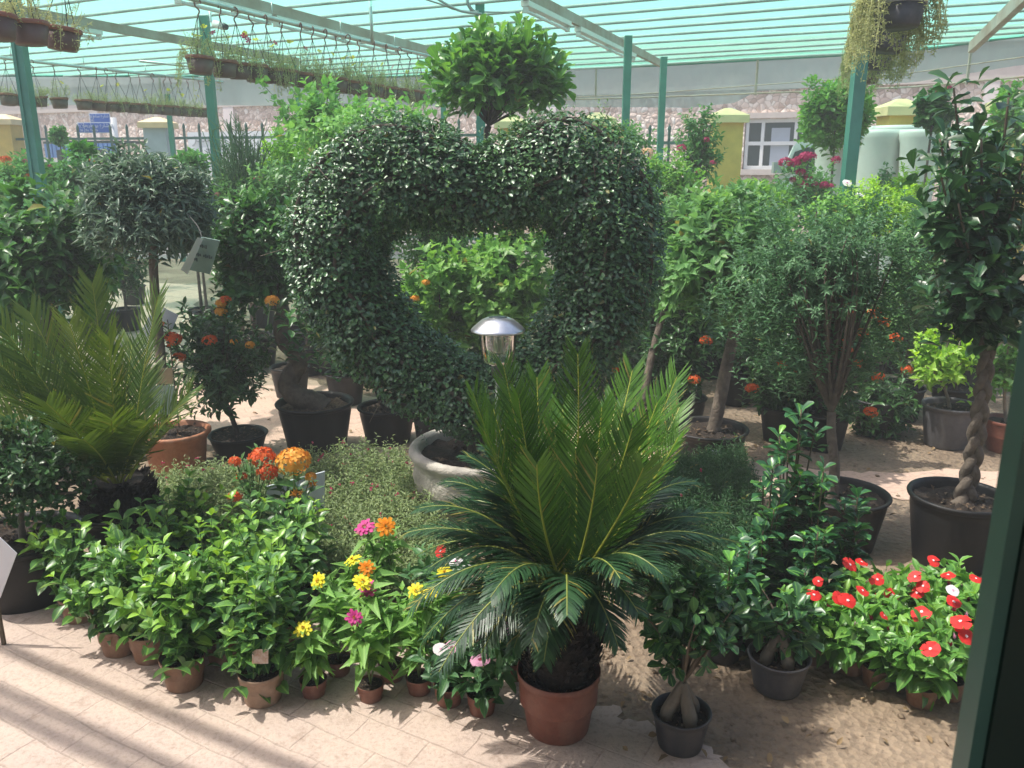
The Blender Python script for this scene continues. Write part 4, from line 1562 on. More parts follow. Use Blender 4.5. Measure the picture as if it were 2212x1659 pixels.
OLDF = [(1052, 965, .20, .10), (1008, 985, .06, .10), (962, 1040, .10, .12), (905, 1098, -.02, .13), (880, 1150, .05, .10), (888, 1312, -.20, .16), (948, 1452, -.34, .17), (1148, 1385, -.36, .09), (1378, 1322, -.30, .10),
        (1555, 1166, -.05, .12), (1502, 1040, .14, .12), (1580, 1110, .22, .10), (1515, 1230, .05, .12), (1440, 1000, .34, .12), (930, 1225, -.06, .14), (1470, 1290, .12, .10), (1010, 1330, .22, .1), (1225, 1330, -.40, .1), (1120, 1240, .5, .15), (1330, 1180, .5, .12), (1600, 1175, .10, .12),
        (1000, 1130, .3, .14), (930, 1160, .15, .12), (985, 1080, .2, .12), (1030, 1050, .1, .08), (960, 1270, .02, .14), (915, 1380, -.1, .14), (1040, 1410, -.30, .12), (1460, 1060, .2, .10), (1530, 1120, .08, .10), (1540, 1200, -.10, .11),
        (1110, 1400, -.25, .10), (1335, 1395, -.24, .10), (1175, 1430, -.32, .08), (1490, 1180, .25, .12), (1430, 1240, -.25, .12), (1080, 1180, .35, .1), (1390, 1150, .4, .1), (1060, 1290, -.38, .12), (1340, 1250, -.35, .1), (900, 1200, .25, .14), (1580, 1240, .15, .14)]
for x, y, dy, lift in OLDF:
    q = AT(x, y, 2.30 + dy)
    v = q - cr
    c = cr + v * .5 + UP * (lift + .05)
    frond(cyc, cr + nrm(v * [1, 1, 0] + 1e-6) * .045, c, q, [M['frond_old'], M['rachis_d']], 66, .108, .0056, .25, None, .7, tint=(.0, .7), curl=.3)

# --- the cycad on the left
lb = AT(262, 1130, 3.55) * [1, 1, 0]
cyl = thing('cycad_palm', 'olive-green cycad with a bulging dark trunk at the left, behind the gardenias', 'cycad', lb)
add_pot(cyl, lb, .19, .22, 'blackpot', 'nursery', fill=.9)
lc = AT(255, 1035, 3.55)
cycad_trunk(cyl, lb + [0, 0, .16], lc, .125)
LF = [(200, 612, .15), (342, 640, .1), (65, 675, .05), (5, 706, -.1), (-25, 765, -.2), (-20, 820, -.3), (-60, 730, .1), (320, 806, .35), (410, 848, .05), (408, 895, -.25), (22, 992, -.30), (28, 948, -.1), (318, 912, -.45), (235, 730, -.25),
      (150, 700, -.30), (240, 905, -.5), (120, 790, .3), (285, 745, .35), (100, 870, -.55), (-30, 880, -.1), (-40, 910, -.5), (180, 950, -.6)]
for x, y, dy in LF:
    q = AT(x, y, 3.55 + dy)
    v = q - lc
    up = v[2] / np.linalg.norm(v)
    c = lc + v * .5 + UP * (.10 - .10 * up)
    side = np.cross(v, np.array([-v[0] * .8, -v[1] - .3, .35])) if up > .5 else None
    frond(cyl, lc + nrm(v * [1, 1, 0] + 1e-6) * .05, c, q, [M['frond_olive'], M['rachis']], 60, .165, .0078, .45, side, .72, tint=(.05, .75), curl=.12, young=True)

# ================================================================== GARDENIAS (front left)
def leafy_plant(t, base, h, spread, leaf, T, L, W, nst, k, matstem='stem', opp=True, lean=(0, 0), side=2, tipl=.7, z0=0.0, slen=None, rs=.004, fill=None, a0=85, a1=35, t0=0.0, nup=.45):
    """several upright stems from a pot, each a long leafy shoot with side shoots"""
    mb, sb = MB(), MB()
    tips, outs = [], []
    b = np.asarray(base, float) + [0, 0, z0]
    for i in range(nst):
        a = i * 2.4 + rng.random()
        f = math.sqrt((i + .5) / nst) * (.75 + .4 * rng.random())
        hh = h * (1.08 - .38 * f ** 2 + .14 * rng.normal() * .6)
        q = b + np.array([math.cos(a) * spread * f + lean[0], math.sin(a) * spread * f + lean[1], hh])
        c = b + np.array([math.cos(a) * spread * f * .35, math.sin(a) * spread * f * .35, hh * .5])
        P = bez(b + rng.normal(size=3) * [.012, .012, 0], c, q, 8)
        sb.tube(P, np.linspace(rs, rs * .4, 8), 5, 0, cap=False)
        tips.append(q)
        outs.append(nrm(P[-1] - P[-3]))
        for s_ in range(side):
            u = rng.uniform(.35, .85)
            p = P[int(u * 7)]
            aa = rng.random() * 6.28
            dd = nrm(np.array([math.cos(aa), math.sin(aa), .55 + .3 * rng.random()]))
            e = p + dd * spread * rng.uniform(.25, .5)
            sb.tube(bez(p, (p + e) / 2 - [0, 0, .01], e, 5), np.linspace(rs * .6, rs * .3, 5), 4, 0, cap=False)
            tips.append(e)
            outs.append(dd)
    tips, outs = np.array(tips), np.array(outs)
    shoots(mb, T, tips, outs, slen or h * .45, k, L, W, 0, .3, .22, a0, a1, tipl, opp, t0, nup)
    mb.build('foliage', M[leaf], t)
    sb.build('stems', M[matstem], t)
    return tips


GL = 'gardenia plants massed at the front left'
GARD = [  # x, base y, height m, spread, pot
    (400, 1478, .32, .17, 'brown', 'gardenia in a plain brown pot, second visible pot from the left at the paving edge'),
    (569, 1510, .31, .15, 'tan', 'gardenia in a tan ribbed pot holding a small photo tag'),
    (262, 1405, .27, .20, 'brown', 'leftmost front gardenia hanging its leaves over the paving'),
    (175, 1335, .30, .19, 'brown', 'gardenia at the left end of the group beside the big black pot'),
    (305, 1330, .32, .19, 'brown', 'gardenia in front of the olive cycad trunk, with very bright tips'),
    (470, 1385, .34, .20, 'brown', 'tall gardenia in the middle of the group'),
    (600, 1400, .34, .18, 'brown', 'tall gardenia at the right of the group below the orange ixora'),
    (400, 1270, .30, .18, 'brown', 'rear gardenia beside the pale ground cover'),
    (535, 1290, .30, .18, 'brown', 'rear gardenia in front of the red-orange ixora'),
    (655, 1310, .33, .15, 'dkgrey', 'rear gardenia in a dark grey pot beside the zinnias'),
    (330, 1420, .27, .18, 'brown', 'low gardenia squeezed between the two leftmost front pots'),
    (490, 1425, .27, .17, 'brown', 'low gardenia between the plain brown pot and the tan pot')]
for x, y, h, sp, pk, lb in GARD:
    b = G(x, y)
    t = thing('gardenia', lb, 'gardenia', b, GL)
    r, hp_ = (.072, .105) if y < 1400 else (.076, .115)
    z = add_pot(t, b, r, hp_, {'brown': 'brownpot', 'tan': 'tanpot', 'dkgrey': 'dkgreypot'}[pk], 'thin' if pk != 'dkgrey' else 'nursery', rb=r * .78, fill=.9)
    leafy_plant(t, b, h, sp, 'garden', T_ELL, .061, .036, 12, 10, z0=z, side=3, tipl=1.0, lean=(0, .08) if x in (400, 569) else (0, .02), slen=h * .55, opp=True, nup=.4, a0=100, a1=35)
    if pk == 'tan':
        mb = MB()
        c = AT(562, 1418, b[1] - .082)
        mb.box(c, [.052, .0015, .046], 0, rot=np.array([[1, 0, 0], [0, .96, .28], [0, -.28, .96]]))
        mb.build('plant_tag', M['card_t'], t)

# ================================================================== ZINNIAS AND VINCAS (front middle)
def zinnia(x, y, fl, label, h=.20, r=.046, pm='terra_s', nst=4):
    b = G(x, y)
    b = b + np.array([0, r, 0])
    t = thing('zinnia', label, 'zinnia', b, 'zinnias in small red-brown pots')
    z = add_pot(t, b, r, .062, pm, 'thin', rb=r * .8, fill=.88)
    sb = MB()
    tips, outs, heads = [], [], []
    for kd, fx, fy, sz in fl:
        q = AT(fx, fy, b[1] + rng.uniform(-.03, .0))
        heads.append((kd, q, sz))
        P = bez([b[0], b[1], z], [b[0] * .7 + q[0] * .3, b[1], z * .3 + q[2] * .7], q - [0, 0, .004], 12)
        sb.tube(P, np.linspace(.0032, .0022, 12), 6, 0)
        for u in (5, 8, 10):
            tips.append(P[u])
            outs.append(nrm(P[min(u + 1, 11)] - P[u - 1]))
    top = max([q[2] for _, q, _ in heads]) if heads else z + h
    for i in range(nst):
        a = i * 2.1 + rng.random()
        q = b + np.array([math.cos(a) * .05, math.sin(a) * .05, z + (top - z) * rng.uniform(.55, .85)])
        P = bez([b[0], b[1], z], [b[0] + math.cos(a) * .02, b[1] + math.sin(a) * .02, z + (q[2] - z) * .6], q, 9)
        sb.tube(P, np.linspace(.003, .0015, 9), 5, 0)
        for u in (4, 6, 8):
            tips.append(P[u])
            outs.append(nrm(P[u] - P[u - 2]))
    mb = MB()
    shoots(mb, T_LANCE, np.array(tips), np.array(outs), .045, 6, .080, .033, 0, .2, .15, 88, 42, .5, True, .2, .45)
    mb.build('foliage', M['zinnia'], t)
    sb.build('stems', M['stem'], t)
    for kd, q, sz in heads:
        f = flower(t, kd, q, sz)
    return t


zinnia(672, 1518, [('z_yel', 655, 1358, .052)], 'zinnia with a single yellow flower, front left small pot by the tan pot')
zinnia(797, 1527, [('z_mag', 765, 1335, .048)], 'zinnia with one magenta flower in the foremost small pot')
zinnia(727, 1470, [('z_yel', 688, 1255, .052)], 'zinnia with one yellow flower leaning towards the gardenias')
zinnia(843, 1483, [('z_mag', 793, 1273, .062), ('z_yel', 782, 1258, .062)], 'zinnia with a magenta flower in front of a yellow one', pm='terra_s')
zinnia(903, 1512, [('z_yel', 899, 1277, .052), ('z_yel', 929, 1278, .05)], 'zinnia with two yellow flowers side by side')
zinnia(782, 1400, [('z_org', 792, 1227, .05), ('z_dark', 769, 1300, .035)], 'zinnia with an orange flower above a dark side-turned one')
zinnia(735, 1385, [('z_yel', 762, 1210, .056)], 'zinnia with one yellow flower beside the grey pot rim')
zinnia(825, 1345, [('z_mag', 788, 1140, .068), ('z_org', 834, 1137, .072)], 'tallest zinnia with a magenta and an orange flower')
zinnia(945, 1440, [('z_yel', 960, 1237, .05)], 'zinnia with a pale yellow flower against the cycad fronds')
zinnia(880, 1400, [('z_org', 1010, 1340, .03)], 'zinnia with a small orange bud half under the cycad fronds')


RV = 'red vincas massed at the front right'


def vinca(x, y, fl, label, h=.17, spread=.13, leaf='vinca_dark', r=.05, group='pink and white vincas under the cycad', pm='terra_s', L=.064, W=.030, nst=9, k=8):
    b = G(x, y) + np.array([0, r, 0])
    t = thing('vinca', label, 'vinca', b, group)
    z = add_pot(t, b, r, .075, pm, 'thin', rb=r * .8, fill=.9)
    leafy_plant(t, b, h, spread, leaf, T_ELL, L, W, nst, k, z0=z, side=1, tipl=.7, slen=h * .6, opp=True, rs=.003)
    for kd, fx, fy, sz in fl:
        flower(t, kd, AT(fx, fy, b[1] - spread * rng.uniform(.55, .85)), sz * 1.0, nrm(np.array([rng.normal() * .35, -.5 + rng.normal() * .25, .95])))
    if group == RV:
        for j in range(2):      # a pointed pink bud and a fading bloom
            q = b + np.array([rng.normal() * spread * .45, -spread * rng.uniform(.1, .6), z + h * rng.uniform(.85, 1.05)])
            bm = MB()
            bm.leaves(T_LANCE, np.repeat(q[None], 3, 0), nrm(UP + rdir(3) * .35), rdir(3), .022, .010, 0)
            bm.build('bud', M['p_pink' if j else 'p_dark'], t)
    return t


vinca(1040, 1558, [('v_pink', 1037, 1425, .06)], 'vinca with a pink dark-eyed flower in the foremost pot beside the cycad pot')
vinca(968, 1538, [('v_pale', 952, 1402, .045), ('v_pink', 975, 1398, .045)], 'vinca with two washed-out pink flowers under the lowest cycad frond')
vinca(1110, 1480, [('v_pink', 1106, 1355, .05)], 'vinca with one pink flower deep in the cycad shade', h=.15)
vinca(985, 1390, [('v_white', 985, 1213, .05), ('v_white', 1008, 1228, .05)], 'vinca with white red-eyed flowers behind the cycad fronds', h=.22)
vinca(940, 1370, [('v_red', 952, 1190, .05)], 'vinca with one crimson flower behind the cycad fronds', h=.22)
vinca(1080, 1400, [('v_red', 1095, 1238, .03), ('v_red', 1075, 1330, .025)], 'vinca with small red flowers behind the cycad trunk', h=.18)

RV = 'red vincas massed at the front right'
VIN = [(1765, 1445, [(1758, 1285, .052), (1768, 1256, .035)], 'red vinca at the left end of the red patch beside the ginseng ficus'),
       (1848, 1468, [(1813, 1292, .05), (1831, 1297, .052)], 'red vinca with a pair of flowers overlapping'),
       (1905, 1497, [(1863, 1276, .045), (1909, 1330, .03)], 'red vinca second from the front edge, its brown pot showing'),
       (2003, 1540, [(2010, 1402, .055)], 'foremost red vinca in a brown pot with long drooping leaves'),
       (2062, 1525, [(2087, 1374, .055), (2074, 1342, .055)], 'red vinca with two big flowers next to the door frame'),
       (1960, 1460, [(1991, 1322, .056), (1984, 1345, .056)], 'red vinca with the brightest double flower'),
       (1838, 1380, [(1836, 1220, .052), (1861, 1214, .04)], 'red vinca at the back left below the black pot'),
       (1905, 1390, [(1900, 1292, .045), (1927, 1285, .05), (1895, 1252, .045)], 'red vinca in the middle of the red patch'),
       (1985, 1385, [(1977, 1246, .045), (1994, 1266, .045), (1980, 1281, .045)], 'red vinca at the back middle with three small flowers'),
       (2052, 1380, [(2048, 1242, .048), (2016, 1211, .045)], 'red vinca at the back right under the braided tree pot'),
       (2080, 1440, [(2060, 1300, .052)], 'red vinca with one tilted flower near the door frame', 'pale'),
       (2130, 1420, [(2108, 1250, .04)], 'red vinca half hidden behind the door frame')]
for i, v in enumerate(VIN):
    x, y, fl, lb = v[:4]
    f2 = [('v_red', a, c, s_) for a, c, s_ in fl] + ([('v_pale', 2058, 1275, .045)] if len(v) > 4 else [])
    vinca(x, y, f2, lb, .165, .15, 'vinca', .052, RV, 'brownpot', .072, .034, 10, 8)

# ================================================================== IXORA CLUMP WITH SIGN
def ixora_small(x, y, fl, label, h, spread, L=.075, W=.035, nst=6, Yo=0.0):
    b = G(x, y)
    t = thing('ixora', label, 'ixora', b, 'potted ixoras by the notice board')
    z = add_pot(t, b, .085, .14, 'dkgreypot', 'nursery', fill=.9)
    leafy_plant(t, b, h, spread, 'ixora' if L > .06 else 'midgreen', T_OVATE, L, W, nst, 8, z0=z, side=1, tipl=.5, slen=h * .5, opp=True, rs=.004)
    sb = MB()
    for kd, fx, fy, sz in fl:
        q = AT(fx, fy, b[1] - .02)
        sb.tube(bez([b[0], b[1], z + h * .3], [b[0] * .5 + q[0] * .5, b[1], z + h * .7], q, 8), np.linspace(.004, .0025, 8), 5, 0)
        flower(t, kd, q, sz)
    sb.build('flower_stalk', M['stem'], t)


ixora_small(560, 1200, [('ixo', 566, 988, .105), ('ixo', 578, 1022, .09), ('ixo', 508, 997, .055), ('ixo', 522, 1030, .045), ('ixo', 507, 1073, .06), ('ixbud', 603, 1098, .04)],
            'ixora with several red-orange flower heads left of the notice board', .33, .14, .05, .022, 8)
ixora_small(640, 1215, [('ixy', 634, 997, .135), ('ixy', 671, 1030, .045), ('ixbud', 643, 1068, .06), ('ixbud', 676, 1048, .045)],
            'ixora with one big golden orange flower head before the notice board', .24, .13, .095, .048, 5)
c = AT(637, 1066, 3.72)
t = thing('notice_board', 'pale blue-white tilted notice board behind the golden ixora', 'sign', c * [1, 1, 0])
mb = MB()
f = [AT(573, 1052, 3.72), AT(701, 1019, 3.72), AT(700, 1104, 3.72), AT(580, 1122, 3.72)]
k_ = [p + np.array([0, .012, 0]) for p in f]
mb.add(f + k_, np.array([[0, 3, 2, 1], [4, 5, 6, 7], [0, 1, 5, 4], [1, 2, 6, 5], [2, 3, 7, 6], [3, 0, 4, 7]]))
o = mb.build('board', M['card_b'], t)
mb = MB()
g_ = [p + np.array([0, -.004, 0]) for p in (AT(625, 1056, 3.72), AT(655, 1045, 3.72), AT(655, 1062, 3.72), AT(628, 1070, 3.72))]
mb.add(g_ + [p + np.array([0, .003, 0]) for p in g_], np.array([[0, 3, 2, 1], [4, 5, 6, 7], [0, 1, 5, 4], [1, 2, 6, 5], [2, 3, 7, 6], [3, 0, 4, 7]]))
mb.build('print', simple('pale_print', (.30, .50, .58), .5), o)
mb = MB()
mb.bar(c + [0, .02, -.03], c * [1, 1, 0] + [0, .02, 0], .02)
mb.build('stake', M['twig'], t)

# ================================================================== PORTULACA BEDS (uncountable)
def bed(name, label, poly, n, hmin, hmax, leaf, L, W, dens=5, flowers=0, T=T_LANCE, k=9, fl_mat='p_boug', slen=.12, dots=3):
    P = np.array([G(x, y)[:2] for x, y in poly])
    lo, hi = P.min(0), P.max(0)
    pts = []
    while len(pts) < n:
        q = lo + (hi - lo) * rng.random((n * 2, 2))
        ins = np.zeros(len(q), bool)
        j = len(P) - 1
        for i in range(len(P)):
            c_ = ((P[i, 1] > q[:, 1]) != (P[j, 1] > q[:, 1])) & (q[:, 0] < (P[j, 0] - P[i, 0]) * (q[:, 1] - P[i, 1]) / (P[j, 1] - P[i, 1] + 1e-12) + P[i, 0])
            ins ^= c_
            j = i
        pts += list(q[ins])
    q = np.array(pts[:n])
    hgt = hmin + (hmax - hmin) * (.5 + .35 * np.sin(q[:, 0] * 5.3) * np.cos(q[:, 1] * 4.1) + .25 * rng.normal(size=n))
    hgt = np.clip(hgt, hmin * .5, hmax * 1.15)
    tips = np.c_[q, hgt]
    mb = MB()
    d = shoots(mb, T, tips, np.tile(UP, (n, 1)), slen, k, L, W, 0, .6, .28, 75, 40, .5, False, .1, .3)
    for i in range(0, n, 3):
        mb.tube(np.array([tips[i] - d[i] * slen, tips[i] - d[i] * .01]), .0022, 4, 0, .6, cap=False)
    if flowers:
        i = rng.choice(n, flowers, replace=False)
        for a in range(5):
            dd = nrm(rdir(flowers) + UP * .5)
            mb.leaves(T_PETAL, tips[i], dd, rdir(flowers), .012, .009, 1)
    o = mb.build(name, [M[leaf], M[fl_mat]])
    return tag(o, label, 'ground cover', None, 'stuff')


bed('portulaca', 'pale green portulaca ground cover with tiny pink blooms between the gardenias and the cement bowl', [(300, 1090), (420, 1078), (560, 1062), (700, 1042), (880, 1030), (900, 1130), (990, 1230), (900, 1330), (720, 1290), (520, 1180), (330, 1140)], 3600,
    .10, .24, 'portulaca', .028, .010, flowers=90, k=10, slen=.13)
bed('moss_rose', 'dark green needle-leaved moss rose filling the ground behind the cycad', [(1440, 1060), (1600, 1040), (1640, 1150), (1600, 1380), (1440, 1370), (1340, 1300), (1350, 1120)], 2300, .14, .30, 'moss', .032, .006, flowers=6, k=12, slen=.16)

# ================================================================== SOLAR LAMP
lp = AT(1076, 800, 3.30)
lt = thing('garden_lamp', 'solar garden lamp with a shiny domed metal cap and clear shade', 'lamp', lp * [1, 1, 0])
cap = AT(1076, 706, 3.30)
s_ = S(cap)
R = 59 * s_
mb = MB()
zc = cap[2]
mb.lathe([(.001, R * .50), (R * .35, R * .475), (R * .60, R * .37), (R * .80, R * .20), (R * .93, R * .08), (R * 1.0, .0), (R * .985, -R * .05), (R * .9, -R * .02), (.001, .02)], (lp[0], 3.30, zc - .012), 48)
mb.build('cap', M['steel'], lt)
mb = MB()
mb.lathe([(.001, R * .515), (R * .34, R * .492), (R * .35, R * .470)], (lp[0], 3.30, zc - .012), 40)
mb.build('solar_panel', M['darkglass'], lt)
mb = MB()
M['clear'] = glassmat('clear_plastic', (.93, .96, .94), .04, .86)
h = 70 * s_
mb.lathe([(R * .70, 0), (R * .66, -h * .45), (R * .60, -h * .85), (R * .52, -h * .98), (R * .20, -h), (R * .16, -h)], (lp[0], 3.30, zc - .02), 40)
mb.build('shade', M['clear'], lt)
mb = MB()
mb.lathe([(R * .22, 0), (R * .22, -h * .62), (R * .16, -h * .66), (.001, -h * .66)], (lp[0], 3.30, zc - .02), 20)
mb.build('bulb_tube', glassmat('ribbed_diffuser', (.85, .88, .86), .3, .6), lt)
mb = MB()
mb.lathe([(R * .20, 0), (R * .26, -.012), (R * .25, -.05), (R * .18, -.055), (R * .16, -.06)], (lp[0], 3.30, zc - .02 - h), 20)
mb.tube(np.array([[lp[0], 3.30, zc - .06 - h], [lp[0], 3.30, -.0]]), .013, 12, 0)
mb.build('pole', M['lamp_pole'], lt)

# white card on a stake at the left edge
c = AT(-12, 1235, 2.75)
t = thing('sign_card', 'white card on a stake cut off by the left edge of the photo', 'sign', c * [1, 1, 0])
mb = MB()
f = [AT(-50, 1150, 2.75), AT(0, 1162, 2.75), AT(36, 1196, 2.75), AT(0, 1292, 2.75), AT(-50, 1330, 2.75)]
k_ = [p + np.array([0, .004, 0]) for p in f]
mb.add(f + k_, [np.array([[0, 4, 3, 2, 1], [5, 6, 7, 8, 9]]), np.array([[i, (i + 1) % 5, 5 + (i + 1) % 5, 5 + i] for i in range(5)])])
mb.build('card', M['paper'], t)
mb = MB()
mb.bar(c + [-.02, .012, .02], c * [1, 1, 0] + [-.02, .012, 0], .012)
mb.build('stake', M['twig'], t)

# ================================================================== GINSENG FICUS, FRONT RIGHT
def ginseng(x, yrim, wpx, ybase, pm, label, crown_px, N, leafL, pr=None):
    b = G(x, ybase - wpx * .25)
    rim = AT(x, yrim, b[1])
    r = wpx * S(rim) / 2
    t = thing('ginseng_ficus', label, 'bonsai', b, 'ginseng ficuses in small pots')
    z = add_pot(t, b, r, rim[2], pm, 'nursery', fill=.80)
    mb = MB()
    c0 = b + [0, 0, z - .01]
    for a, l_, w_, tp in ((3.3, .042, .020, .095), (5.2, .036, .021, .085), (0.6, .045, .019, .09), (1.9, .03, .015, .07)):
        e = np.array([math.cos(a), math.sin(a), 0])
        P = catmull([c0 + e * l_ * 1.25 - UP * .02, c0 + e * l_ * 1.1 + UP * .03, c0 + e * l_ * .6 + UP * tp * .8, c0 + e * .010 + UP * (tp + .02), c0 + UP * .13], 6)
        mb.tube(P, np.interp(np.linspace(0, 1, len(P)), [0, .25, .55, .8, 1], [w_ * .75, w_ * 1.1, w_ * .9, .012, .010]), 12, 0, rough=.08)
    mb.build('roots', M['root'], t)
    cx, cy, rx, ry = crown_px
    c = AT(cx, cy, b[1] + .03)
    s_ = S(c)
    rr = np.array([rx * s_, rx * s_ * .8, ry * s_])
    p, d = crown(c, rr, N, .8, .2, -.9)
    fb = MB()
    shoots(fb, T_OBO, p, d, .06, 6, leafL, leafL * .56, 0, .4, .5, 80, 40, .7)
    fb.build('foliage', M['ginseng'], t)
    tb = MB()
    idx_ = rng.choice(len(p), 14, replace=False)
    branches(tb, c0 + UP * .135, p[idx_], .006, 0)
    tb.build('branches', M['twig'], t)
    return t


ginseng(1468, 1533, 128, 1640, 'dkgreypot', 'ginseng ficus with fat forked roots in the foremost dark grey pot', (1485, 1340, 115, 135), 110, .046)
ginseng(1677, 1413, 132, 1518, 'greypot', 'ginseng ficus with bright young leaves in a grey pot in front of the red vincas', (1682, 1345, 95, 70), 40, .058)
# upright ficus bushes behind them
UF = [(1690, 1300, 885, .085, 26, 'tallest upright ficus with dark leaf rosettes, in front of the black labelled pot'), (1640, 1330, 1010, .085, 22, 'upright ficus left of the tallest one, reaching over the moss rose'),
      (1745, 1330, 1010, .075, 20, 'upright ficus with bright tips leaning over the black pot rim'), (1740, 1390, 1150, .085, 20, 'short upright ficus with a bright green top leaf'),
      (1822, 1330, 1065, .055, 14, 'thin upright ficus standing against the black pot of the grey-green tree'), (1600, 1385, 1190, .09, 18, 'low ficus bush at the left of the upright ficuses'),
      (1560, 1420, 1210, .08, 16, 'low dark ficus bush behind the foremost dark grey pot')]
for x, y, yt, sp, n, lb in UF:
    b = G(x, y)
    t = thing('upright_ficus', lb, 'ficus', b, 'upright ficuses at the front right')
    z = add_pot(t, b, .075, .11, 'dkgreypot', 'nursery', fill=.9)
    top = AT(x, yt, b[1])[2]
    mb, sb = MB(), MB()
    m = max(4, int(n / 2.6))
    tips, outs = [], []
    for i in range(m):
        a = i * 2.4
        f = .35 + .65 * rng.random()
        if i == 0:
            f = .05
        h_ = z + (top - z) * (1 if i == 0 else rng.uniform(.35, .92))
        q = b + np.array([math.cos(a) * sp * f, math.sin(a) * sp * f, h_ - 0])
        P = bez(b + [0, 0, z - .01], b + np.array([math.cos(a) * sp * f * .6, math.sin(a) * sp * f * .6, z + (h_ - z) * .5]), q, 10)
        sb.tube(P, np.linspace(.006, .003, 10), 5, 0)
        for u in (9, 6, 4, 2):
            tips.append(P[u])
            outs.append(nrm(P[u] - P[u - 1] + 1e-6))
    tips, outs = np.array(tips), np.array(outs)
    shoots(mb, T_OBO, tips, outs, .085, 10, .064, .038, 0, .3, .25, 82, 42, .7, False, 0, .4)
    mb.build('foliage', M['ficus'], t)
    sb.build('stems', M['twig'], t)
# ================================================================== MIDDLE PLANTS, LEFT
def basepx(x, y):
    return G(x, y)


def potspec(xc, yrim, wpx, base, pm, ps):
    p = AT(xc, yrim, base[1])
    return (wpx * S(p) / 2, p[2], pm, ps)


# big black pot at the lower left with a dark small-leaved bush
b = np.array([AT(62, 1250, 3.15)[0], 3.15, 0])
tree('potted_bush', 'dark small-leaved bush in a big black pot at the left edge', 'bush', (45, 1010, 150, 125, 3.15), 'ixora', T_SPOON, .034, .022, 360, 9, None, b, (.014, .008), 'bark_l', potspec(62, 1152, 250, b, 'blackpot', 'nursery'), slen=.10, shell=.8, tipl=.3, nbr=20)
# broad-leaved standard at the far left
b = np.array([AT(140, 800, 5.2)[0], 5.2, 0])
tree('broadleaf_standard', 'broad-leaved standard tree with bright top leaves on a thick dark trunk at the left edge', 'tree', (88, 548, 165, 158, 5.2), 'bigleaf', T_OVATE, .095, .055, 330, 9, None, b, (.055, .045), 'bark_d',
     (.24, .30, 'blackpot', 'nursery'), slen=.16, shell=.6, tipl=.55, zcut=-.8, a0=95, a1=45, nup=.7)
# low leafy plant under it
b = np.array([AT(30, 860, 4.6)[0], 4.6, 0])
tree('potted_shrub', 'dark broad-leaved shrub below the standard tree at the left edge', 'shrub', (20, 800, 90, 75, 4.6), 'bigleaf', T_OVATE, .08, .045, 70, 8, None, b, (.012, .008), 'bark_d', (.17, .22, 'blackpot', 'nursery'), slen=.12, shell=.8)
# grey-leaved ball on a thin trunk in a terracotta pot
b = np.array([AT(378, 940, 4.62)[0], 4.62, 0])
tree('olive_standard', 'round grey-leaved standard tree on a slim trunk in a terracotta pot', 'tree', (325, 450, 146, 132, 4.62), 'olive', T_LANCE, .06, .020, 640, 11, None, b, (.030, .024), 'bark',
     potspec(378, 928, 150, b, 'terra', 'terra'), slen=.11, shell=.62, lump=.10, tipl=.55, rnd=.6,
     tpath=[[b[0] - .06, b[1], .30], AT(352, 850, 4.62), AT(345, 740, 4.62), AT(335, 640, 4.62), AT(330, 520, 4.62)])
c = AT(340, 812, 4.50)
t = thing('trunk_label', 'cardboard label tied to the slim trunk of the grey-leaved standard', 'label', c)
mb = MB()
mb.box(c, [.17, .004, .09])
mb.box(c + [.0, 0, -.14], [.17, .004, .17], 1)
mb.build('card', [simple('cardboard', (.36, .27, .15), .8), M['card_g']], t)
# blue-white card near the ixora
for x, y, w_, h_, lb in ((330, 708, 34, 46, 'small blue-white card hanging behind the slim trunk'), (362, 690, 34, 40, 'upper pale blue card half behind the orange ixora leaves')):
    c = AT(x, y, 4.75)
    t = thing('plant_card', lb, 'card', c, 'pale blue cards by the slim trunk')
    mb = MB()
    mb.box(c, [w_ * S(c), .004, h_ * S(c)], 0, rot=Matrix.Rotation(.5, 3, 'Y'))
    mb.build('card', M['card_b'], t)
    mb = MB()
    mb.tube(np.array([c, c * [1, 1, 0]]), .004, 5)
    mb.build('stake', M['twig'], t)
# ixora in a black pot
b = np.array([AT(517, 970, 4.88)[0], 4.88, 0])
tree('ixora_bush', 'dark ixora bush with orange flower heads in a wide black pot beside the terracotta pot', 'shrub', (465, 765, 118, 135, 4.88), 'ixora', T_ELL, .058, .026, 230, 10, None, b, (.018, .012), 'bark_d',
     potspec(517, 935, 126, b, 'blackpot', 'nursery'), slen=.13, shell=.85, tipl=.35, zcut=-.95, nbr=34, br=.009,
     flowers=[('ixo', 372, 733, .10), ('ixo', 453, 735, .075), ('ixo', 346, 702, .05), ('ixo', 386, 772, .07), ('ixy', 478, 655, .06), ('ixo', 487, 648, .06), ('ixy', 588, 650, .075), ('ixy', 478, 672, .07), ('ixy', 505, 738, .04), ('ixy', 540, 745, .05)])
